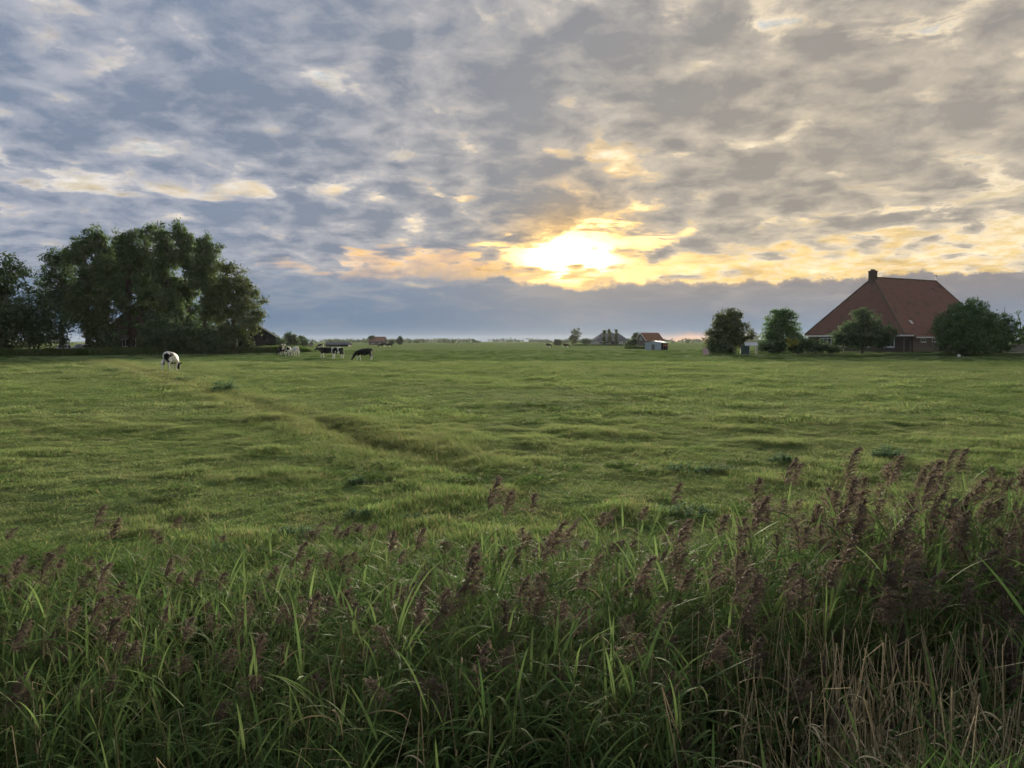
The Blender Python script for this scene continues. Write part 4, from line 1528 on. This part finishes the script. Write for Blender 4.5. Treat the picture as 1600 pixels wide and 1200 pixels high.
# left farm, mostly behind its trees
gable_house('farmhouse', 'red roofed farmhouse half hidden behind the tall poplars', 'farmhouse', 240, 150, R(24), 18.0, 20.0, 3.3, 12.2, 'dark_brick', 'red_tiles',
            [('g', -5.4, 0.9, 2.4, 1.5, 3), ('g', -1.4, 0.9, 2.0, 1.5, 2), ('g', 3.0, 0.9, 2.0, 1.5, 2), ('g', -1.0, 5.0, 1.6, 1.4, 1)], [('g', 6.3, 1.1, 2.2, 'green_wall')])
gable_house('annex', 'low annex with faded red roof beside the hidden farmhouse', 'annex', 318, 149, R(80), 6.0, 9.0, 2.5, 4.6, 'dark_brick', 'red_tiles', [('l', 2.0, 0.9, 1.4, 1.2, 1)], [])
gable_house('black_barn', 'black boarded barn with white verge boards under the oak', 'barn', 402, 143, R(20), 6.6, 14.0, 2.9, 5.0, 'black_board', 'grey_tiles', [], [('g', -1.4, 2.8, 2.6, 'dark_inside')], 'white_paint')
# far farms
gable_house('far_house', 'small far house with orange red roof between two trees', 'house', 602, 480, R(82), 7.0, 9.5, 2.4, 5.0, 'grey_brick', 'orange_tiles', [('l', 1.5, 0.8, 1.4, 1.3, 1), ('l', 6.0, 0.8, 1.4, 1.3, 1)], [])
gable_house('grey_barn', 'low pale roofed far barn left of the long dark shed', 'barn', 486, 330, R(80), 5.0, 4.2, 1.3, 2.4, 'grey_timber', 'sheet_roof')
gable_house('long_shed', 'long low dark far shed behind the grazing herd', 'shed', 547, 340, R(88), 6.0, 10.0, 0.9, 1.7, 'black_board', 'grey_tiles')
gable_house('orange_barn', 'far barn with orange tile roof behind the pale blue shed', 'barn', 1001, 290, R(-62), 7.0, 8.0, 2.6, 5.4, 'grey_brick', 'orange_tiles', [('g', -0.6, 2.9, 1.2, 1.0, 1)], [], 'white_paint')


def hipped_farm(px, d):
    x, y = place(px, d)
    root = empty('grey_roofed_farm', (x, y, ground_z(x, y)), R(8))
    tag(root, 'far farm with a wide grey hipped roof behind three poplars', 'farmhouse')
    w, l, e, rg = 20.0, 14.0, 2.6, 7.0
    b = MB()
    b.box(-w / 2 + 0.4, w / 2 - 0.4, 0.4, l - 0.4, -0.5, e)
    b.build('wall', MATS['pale_wall'], root)
    b = MB()
    v = [(-w / 2, 0, e), (w / 2, 0, e), (w / 2, l, e), (-w / 2, l, e), (-w / 2 + 5.0, l / 2, rg), (w / 2 - 5.0, l / 2, rg), (-w / 2, 0, e - 0.2), (w / 2, 0, e - 0.2), (w / 2, l, e - 0.2), (-w / 2, l, e - 0.2)]
    b.add(v, [(0, 1, 5, 4), (1, 2, 5), (2, 3, 4, 5), (3, 0, 4), (0, 6, 7, 1), (1, 7, 8, 2), (2, 8, 9, 3), (3, 9, 6, 0), (6, 9, 8, 7)])
    b.build('roof', MATS['grey_tiles'], root)
    for a in (-8.0, -4.5, 2.0, 6.0):
        window(root, (a, 0.4, 0.8), (1, 0, 0), (0, -1, 0), 1.8, 1.3, 1)
    door(root, (-1.2, 0.4, 0), (1, 0, 0), (0, -1, 0), 2.4, 2.3, 'dark_inside')


hipped_farm(957.5, 440)


def open_shed():
    """pale blue sheet shed, open on its long side"""
    x, y = place(1020, 205)
    root = empty('open_shed', (x, y, ground_z(x, y)), R(-28))
    tag(root, 'pale blue sheet metal shed with one open dark side', 'shed')
    w, l = 4.4, 6.4
    b = MB()
    b.prism([(-w / 2, 0, -0.3), (w / 2, 0, -0.3), (w / 2, 0, 1.95), (0, 0, 2.35), (-w / 2, 0, 1.75)], (0, 0, 0), (0, 0.12, 0))
    b.build('gable_wall', MATS['blue_sheet'], root)
    b = MB()
    b.box(-w / 2, -w / 2 + 0.1, 0.125, l, -0.3, 1.74)
    b.box(-w / 2 + 0.105, w / 2, l - 0.1, l, -0.3, 1.72)
    b.build('back_wall', MATS['dark_inside'], root)
    b = MB()
    b.prism([(-w / 2 - 0.15, -0.12, 1.76), (0, -0.12, 2.37), (w / 2 + 0.2, -0.12, 1.98), (w / 2 + 0.2, -0.12, 2.05), (0, -0.12, 2.46), (-w / 2 - 0.15, -0.12, 1.84)][::-1], (0, 0, 0), (0, l + 0.3, 0))
    b.build('roof', MATS['sheet_roof'], root)
    for yy in (2.2, 4.3, 6.2):
        b = MB()
        b.box(w / 2 - 0.14, w / 2 - 0.02, yy - 0.06, yy + 0.06, -0.3, 1.96)
        b.build('post', MATS['grey_timber'], root)
    door(root, (-0.4, 0, 0), (1, 0, 0), (0, -1, 0), 0.9, 1.5, 'grey_timber')
    b = MB()
    b.box(w / 2 - 0.1, w / 2 - 0.04, 2.3, 6.1, 0.95, 1.45)
    b.build('red_board', MATS['red_paint'], root)['label'] = 'red board hung across the open side'


open_shed()


def shelter():
    """small lean-to with a white sloping roof on posts"""
    x, y = place(1172, 131)
    root = empty('garden_shelter', (x, y, ground_z(x, y)), R(-12))
    tag(root, 'small green walled shelter with sloping white roof on posts', 'shelter')
    b = MB()
    b.box(-1.5, 0.0, 0.9, 1.6, -0.2, 1.55)
    b.build('wall', MATS['green_wall'], root)
    b = MB()
    b.prism([(-0.9, -0.6, 1.50), (-0.9, 1.7, 2.05), (-0.9, 1.7, 2.11), (-0.9, -0.6, 1.56)], (0, 0, 0), (2.1, 0, 0))
    b.build('roof', MATS['sheet_roof'], root)
    for px_, py_, h in ((-0.15, -0.5, 1.51), (1.05, -0.5, 1.51), (1.05, 1.5, 1.98)):
        b = MB()
        b.box(px_ - 0.05, px_ + 0.05, py_ - 0.05, py_ + 0.05, -0.2, h)
        b.build('post', MATS['pale_wall'], root)


shelter()


def leaning_board():
    x, y = place(1104, 132)
    root = empty('leaning_board', (x, y, ground_z(x, y)), R(20))
    tag(root, 'faded pink board leaning on struts beside the round tree', 'board')
    b = MB()
    b.prism([(-0.65, 0.0, 0.05), (0.55, 0.0, 0.05), (0.75, 0.85, 1.15), (-0.3, 0.85, 1.15)], (0, 0, 0), (0, 0.05, -0.04))
    b.build('panel', MATS['pink_board'], root)
    for s in (-0.15, 0.55):
        b = MB()
        b.tube([(s, 0.78, 1.02), (s, 1.35, -0.05)], [0.03, 0.03], 5)
        b.build('strut', MATS['grey_timber'], root)


leaning_board()


def yard_fence():
    """grey upright board fence behind the smaller willow, every board its own piece"""
    x, y = place(1566, 139)
    root = empty('board_fence', (x, y, ground_z(x, y)), R(10))
    tag(root, 'grey wooden board fence behind the smaller willow', 'fence')
    bm_ = MB()
    bm_.box(-0.09, 0.09, -0.012, 0.012, 0.0, 1.35)
    me = bm_.mesh('board', MATS['grey_timber'])
    r = np.random.default_rng(9)
    for i in range(46):
        link_mesh('board', me, root, (i * 0.205 - 0.6, 0, float(r.uniform(-0.03, 0.03))))
    for zz in (0.3, 1.0):
        b = MB()
        b.box(-0.7, 8.8, 0.015, 0.06, zz, zz + 0.08)
        b.build('rail', MATS['grey_timber'], root)
    for i in range(5):
        b = MB()
        b.box(-0.6 + i * 2.2, -0.5 + i * 2.2, 0.062, 0.16, -0.3, 1.3)
        b.build('post', MATS['grey_timber'], root)


yard_fence()
m, g, out = new_mat('lane_asphalt')
surf(g, out, principled(g, g.mix(g.noise(pos(g), 2.0, 4.0, 0.6), (0.13, 0.13, 0.125), (0.20, 0.195, 0.185)), 0.85, 0.2))
lb = MB()
lx = np.linspace(84, 150, 40)
lv = [(float(a), 128.5, ground_z(float(a), 128.5) + 0.16) for a in lx] + [(float(a), 132.0, ground_z(float(a), 132.0) + 0.16) for a in lx[::-1]]
lb.add(lv, [(i, i + 1, 78 - i, 79 - i) for i in range(39)])
tag(lb.build('lane', MATS['lane_asphalt']), kind='structure')

# small things in the yards and the field
bk = MB()
bk.tube([(0, 0, 0), (0, 0, 0.1), (0, 0, 0.30), (0, 0, 0.42)], [0.15, 0.20, 0.22, 0.14], 12)
x, y = place(1498, 114)
bo = bk.build('white_tub', MATS['white_paint'], None, True, (x, y, ground_z(x, y) - 0.01))
tag(bo, 'small round white tub at the foot of the big willow', 'tub')
for i, px in enumerate((738, 757, 690, 716)):
    x, y = place(px, 330 + 4 * i)
    b = MB()
    b.box(-0.09, 0.09, -0.09, 0.09, -0.3, 1.15)
    b.prism([(-0.09, -0.09, 1.15), (0.09, -0.09, 1.15), (0, -0.09, 1.25)], (0, 0, 0), (0, 0.18, 0))
    po = b.build('fence_post', MATS['grey_timber'], None, False, (x, y, ground_z(x, y)))
    tag(po, 'single dark wooden fence post far out in the pasture', 'post', 'fence posts far out in the pasture')
x, y = place(553, 420)
b = MB()
b.tube([(0, 0, -0.3), (0, 0, 5.2)], [0.10, 0.05], 6)
b.box(-0.5, 0.5, -0.03, 0.03, 4.7, 4.78)
tag(b.build('pole', MATS['grey_timber'], None, False, (x, y, ground_z(x, y))), 'thin far pole rising behind the long dark shed', 'pole')


# ------------------------------------------------------------------ parked cars by the left farm
def car(px, d, rz, mat, label):
    x, y = place(px, d)
    root = empty('parked_car', (x, y, ground_z(x, y)), rz)
    tag(root, label, 'car', 'cars parked by the left farm')
    prof = [(-2.0, 0.35), (2.0, 0.35), (2.08, 0.62), (1.95, 0.84), (0.95, 0.98), (0.35, 1.48), (-1.15, 1.52), (-1.85, 1.02), (-2.08, 0.92)]
    b = MB()
    for s0, s1, k in ((-0.80, 0.80, 0), ):
        n = len(prof)
        ring = []
        for yy, inset in ((-0.86, 0.10), (-0.78, 0.0), (0.78, 0.0), (0.86, 0.10)):
            ring.append([(px_ * (1 - 0.02 * (inset > 0)), yy * (0.86 if z_ > 1.2 else 1.0), z_ - (inset if z_ > 1.2 else 0)) for px_, z_ in prof])
        vs = [p for rg in ring for p in rg]
        fs = [tuple(range(n)), tuple(range(4 * n - 1, 3 * n - 1, -1))]
        for q in range(3):
            for i in range(n):
                fs.append((q * n + i, (q + 1) * n + i, (q + 1) * n + (i + 1) % n, q * n + (i + 1) % n))
        b.add(vs, fs)
    b.build('body', mat, root)
    for nm, pts in (('windscreen', [(0.93, -0.66, 1.01), (0.93, 0.66, 1.01), (0.40, 0.58, 1.45), (0.40, -0.58, 1.45)]), ('rear_window', [(-1.80, 0.66, 1.08), (-1.80, -0.66, 1.08), (-1.20, -0.58, 1.47), (-1.20, 0.58, 1.47)])):
        nrm = (Vector(pts[1]) - Vector(pts[0])).cross(Vector(pts[2]) - Vector(pts[1])).normalized()
        q = MB()
        q.prism([Vector(p) + nrm * 0.01 for p in pts], (0, 0, 0), nrm * 0.02)
        q.build(nm, MATS['window_glass'], root)
    for s in (-1, 1):
        q = MB()
        q.prism([(-1.45, s * 0.865, 1.02), (0.75, s * 0.865, 1.0), (0.28, s * 0.80, 1.36), (-1.05, s * 0.80, 1.40)], (0, 0, 0), (0, s * 0.012, 0))
        q.build('side_window', MATS['window_glass'], root)
        for wx in (-1.25, 1.3):
            q = MB()
            q.tube([(wx, s * 0.66, 0.32), (wx, s * 0.88, 0.32)], [0.32, 0.32], 14)
            wh = q.build('wheel', MATS['iron'], root)
            q = MB()
            q.tube([(wx, s * 0.882, 0.32), (wx, s * 0.90, 0.32)], [0.19, 0.17], 10)
            q.build('rim', MATS['sheet_roof'], wh)
        q = MB()
        q.box(2.0, 2.09, s * 0.62 - 0.16, s * 0.62 + 0.16, 0.66, 0.80)
        q.build('headlight', MATS['white_paint'], root)


plain('silver_paint', (0.42, 0.44, 0.47), 0.3, 0.5, 0.03, 1.0, 0.4)
plain('white_car_paint', (0.62, 0.64, 0.66), 0.3, 0.5, 0.03)
car(100, 131, R(-70), MATS['silver_paint'], 'silver car parked under the dark trees of the left farm')
car(128, 133, R(-110), MATS['white_car_paint'], 'white car parked beside the light green tree')


# ------------------------------------------------------------------ cows
def cow_mesh(name, graze, step=0.0, lying=False):
    """one continuous body grown with a skin modifier"""
    V_, E_, Rd = [], [], []

    def chain(start, pts):
        prev = start
        for p, rr in pts:
            V_.append(p)
            Rd.append(rr if isinstance(rr, tuple) else (rr, rr))
            if prev is not None:
                E_.append((prev, len(V_) - 1))
            prev = len(V_) - 1
        return prev
    chain(None, [((-0.35, 0, 1.02), (0.39, 0.47))])
    hip = chain(0, [((-0.68, 0, 1.10), (0.33, 0.37))])
    tailh = chain(hip, [((-0.86, 0, 1.26), (0.12, 0.13))])
    chain(tailh, [((-0.97, 0, 1.12), 0.035), ((-1.00, 0.02, 0.75), 0.026), ((-1.00, 0.03, 0.48), 0.05), ((-0.99, 0.03, 0.36), 0.02)])
    mid = chain(0, [((0.10, 0, 0.97), (0.42, 0.50))])
    chest = chain(mid, [((0.52, 0, 1.02), (0.34, 0.47))])
    if graze:
        nk = chain(chest, [((0.86, 0, 0.94), (0.18, 0.28)), ((1.06, 0, 0.68), (0.13, 0.20)), ((1.20, 0.03, 0.44), (0.14, 0.17))])
        hd = nk
        chain(hd, [((1.30, 0.04, 0.26), (0.10, 0.11)), ((1.38, 0.05, 0.09), (0.085, 0.08))])
        ear = [(1.13, 0.50), (1.07, 0.54)]
    else:
        nk = chain(chest, [((0.90, 0, 1.12), (0.17, 0.28)), ((1.12, 0, 1.17), (0.13, 0.20)), ((1.30, 0, 1.18), (0.13, 0.16))])
        hd = nk
        chain(hd, [((1.47, 0, 1.06), (0.11, 0.12)), ((1.60, 0, 0.94), (0.095, 0.09))])
        ear = [(1.23, 1.25), (1.20, 1.25)]
    for s in (-1, 1):
        chain(hd, [((ear[0][0], s * 0.16, ear[0][1]), (0.03, 0.05)), ((ear[1][0], s * 0.30, ear[1][1]), (0.015, 0.04))])
        st = step * s
        chain(chest, [((0.55, s * 0.19, 0.72), (0.13, 0.16)), ((0.58 + st * 0.6, s * 0.18, 0.44), 0.062), ((0.57 + st, s * 0.18, 0.13), 0.045), ((0.61 + st, s * 0.18, 0.03), 0.062)])
        chain(hip, [((-0.62, s * 0.21, 0.78), (0.17, 0.23)), ((-0.86 - st * 0.5, s * 0.19, 0.52), 0.068), ((-0.80 - st, s * 0.19, 0.14), 0.045), ((-0.75 - st, s * 0.19, 0.03), 0.062)])
    chain(0, [((-0.46, 0, 0.66), (0.14, 0.13))])      # udder
    me = bpy.data.meshes.new(name)
    me.from_pydata(V_, E_, [])
    o = bpy.data.objects.new(name, me)
    COL.objects.link(o)
    o.modifiers.new('skin', 'SKIN')
    for i, sv in enumerate(me.skin_vertices[0].data):
        sv.radius = Rd[i]
        sv.use_root = (i == 0)
    o.modifiers['skin'].branch_smoothing = 0.6
    sd = o.modifiers.new('sub', 'SUBSURF')
    sd.levels = 2
    sd.render_levels = 2
    dg = bpy.context.evaluated_depsgraph_get()
    res = bpy.data.meshes.new_from_object(o.evaluated_get(dg))
    bpy.data.objects.remove(o)
    bpy.data.meshes.remove(me)
    res.name = name
    res.polygons.foreach_set('use_smooth', [True] * len(res.polygons))
    return res


def coat(name, seed, black, legs_white=True, col=(0.012, 0.011, 0.011), white=(0.72, 0.70, 0.66)):
    m, g, out = new_mat(name)
    tc = V(g, g.node('ShaderNodeTexCoord').outputs['Object'])
    x, y, z = g.split(tc)
    n = g.noise(g.vmath('ADD', tc, (seed * 3.7, seed * 1.3, seed * 2.1)), 1.35, 2.0, 0.45, 0.3)
    f = g.step(n, 0.5 + (0.5 - black) * 0.5 - 0.012, 0.5 + (0.5 - black) * 0.5 + 0.012)
    if legs_white:
        f = f * g.step(z + (n - 0.5) * 0.3, 0.50, 0.56)
    head = g.step(x + (n - 0.5) * 0.3, 0.82, 0.90)
    f = f.max(head * 0.999) if black >= 0.35 else f
    surf(g, out, principled(g, g.mix(f, white, col), 0.75, 0.15))
    return m


def build_cows():
    gz = [cow_mesh('grazing_cow', True, 0.0), cow_mesh('grazing_cow', True, 0.13)]
    sd = [cow_mesh('standing_cow', False, 0.0), cow_mesh('standing_cow', False, 0.12)]
    # px, depth, heading (0 = away from the camera, 90 = to the right, -90 = to the left), mesh, black share, label
    herd = [(267, 60.0, 0, gz[1], 0.36, 'mostly white cow with black patches grazing alone beside the furrow'),
            (439, 127.0, 188, gz[0], 0.95, 'black cow with white legs facing the road by the reed fringe'),
            (451.5, 116.0, -4, gz[1], 0.36, 'white cow with black flank patch, left one of the grazing pair'),
            (461.5, 119.0, -40, gz[0], 0.22, 'nearly white cow, right one of the grazing pair'),
            (442, 232.0, -150, gz[1], 0.45, 'distant black and white cow beyond the black cow by the fringe'),
            (501, 238.0, -75, gz[0], 0.48, 'distant black and white cow grazing behind the pair of standing cows'),
            (511, 108.0, -84, sd[1], 0.97, 'black cow standing with its head raised'),
            (527, 104.5, -60, sd[0], 0.50, 'black and white cow standing against the flank of the black cow'),
            (569, 93.0, -82, gz[1], 0.90, 'black cow with white legs grazing apart from the pair'),
            (597, 285.0, -85, gz[0], 0.80, 'distant dark cow grazing below the small red roofed house'),
            (607, 300.0, 80, gz[1], 0.97, 'distant black cow just right of the one below the red roofed house'),
            (857, 290.0, 60, gz[0], 0.97, 'distant brown cow near the low far bush'),
            (884, 280.0, 85, gz[1], 0.97, 'distant brown cow grazing below the lone far tree')]
    for i, (px, d, hd, me, bl, lab) in enumerate(herd):
        x, y = place(px, d)
        brown = 'brown' in lab
        cm = coat('cow_coat_%02d' % i, 1.0 + i * 1.7, bl, True, (0.075, 0.045, 0.030) if brown else (0.012, 0.011, 0.012))
        mc = me.copy()
        mc.materials.clear()
        mc.materials.append(cm)
        o = link_mesh('cow', mc, None, (x, y, ground_z(x, y) + 0.01), (0, 0, R(90 - hd)))
        o.scale = (1.12, 1.12, 1.14)
        tag(o, lab, 'cow', 'cows grazing in the pasture')


build_cows()


# ------------------------------------------------------------------ evening haze: one closed box of even, pale air
def build_haze():
    m = bpy.data.materials.new('haze_air')
    m.use_nodes = True
    t = m.node_tree
    t.nodes.clear()
    out = t.nodes.new('ShaderNodeOutputMaterial')
    pv = t.nodes.new('ShaderNodeVolumePrincipled')
    pv.inputs['Color'].default_value = (0.84, 0.91, 1.0, 1)
    pv.inputs['Density'].default_value = HAZE
    pv.inputs['Anisotropy'].default_value = 0.15
    t.links.new(pv.outputs[0], out.inputs['Volume'])
    b = MB()
    b.box(-4200, 4200, -1400, 4200, -2.5, 27.0)
    o = b.build('haze', m)
    tag(o, 'thin pale evening haze lying over the whole pasture', 'haze', kind='stuff')


HAZE = 0.00005
build_haze()
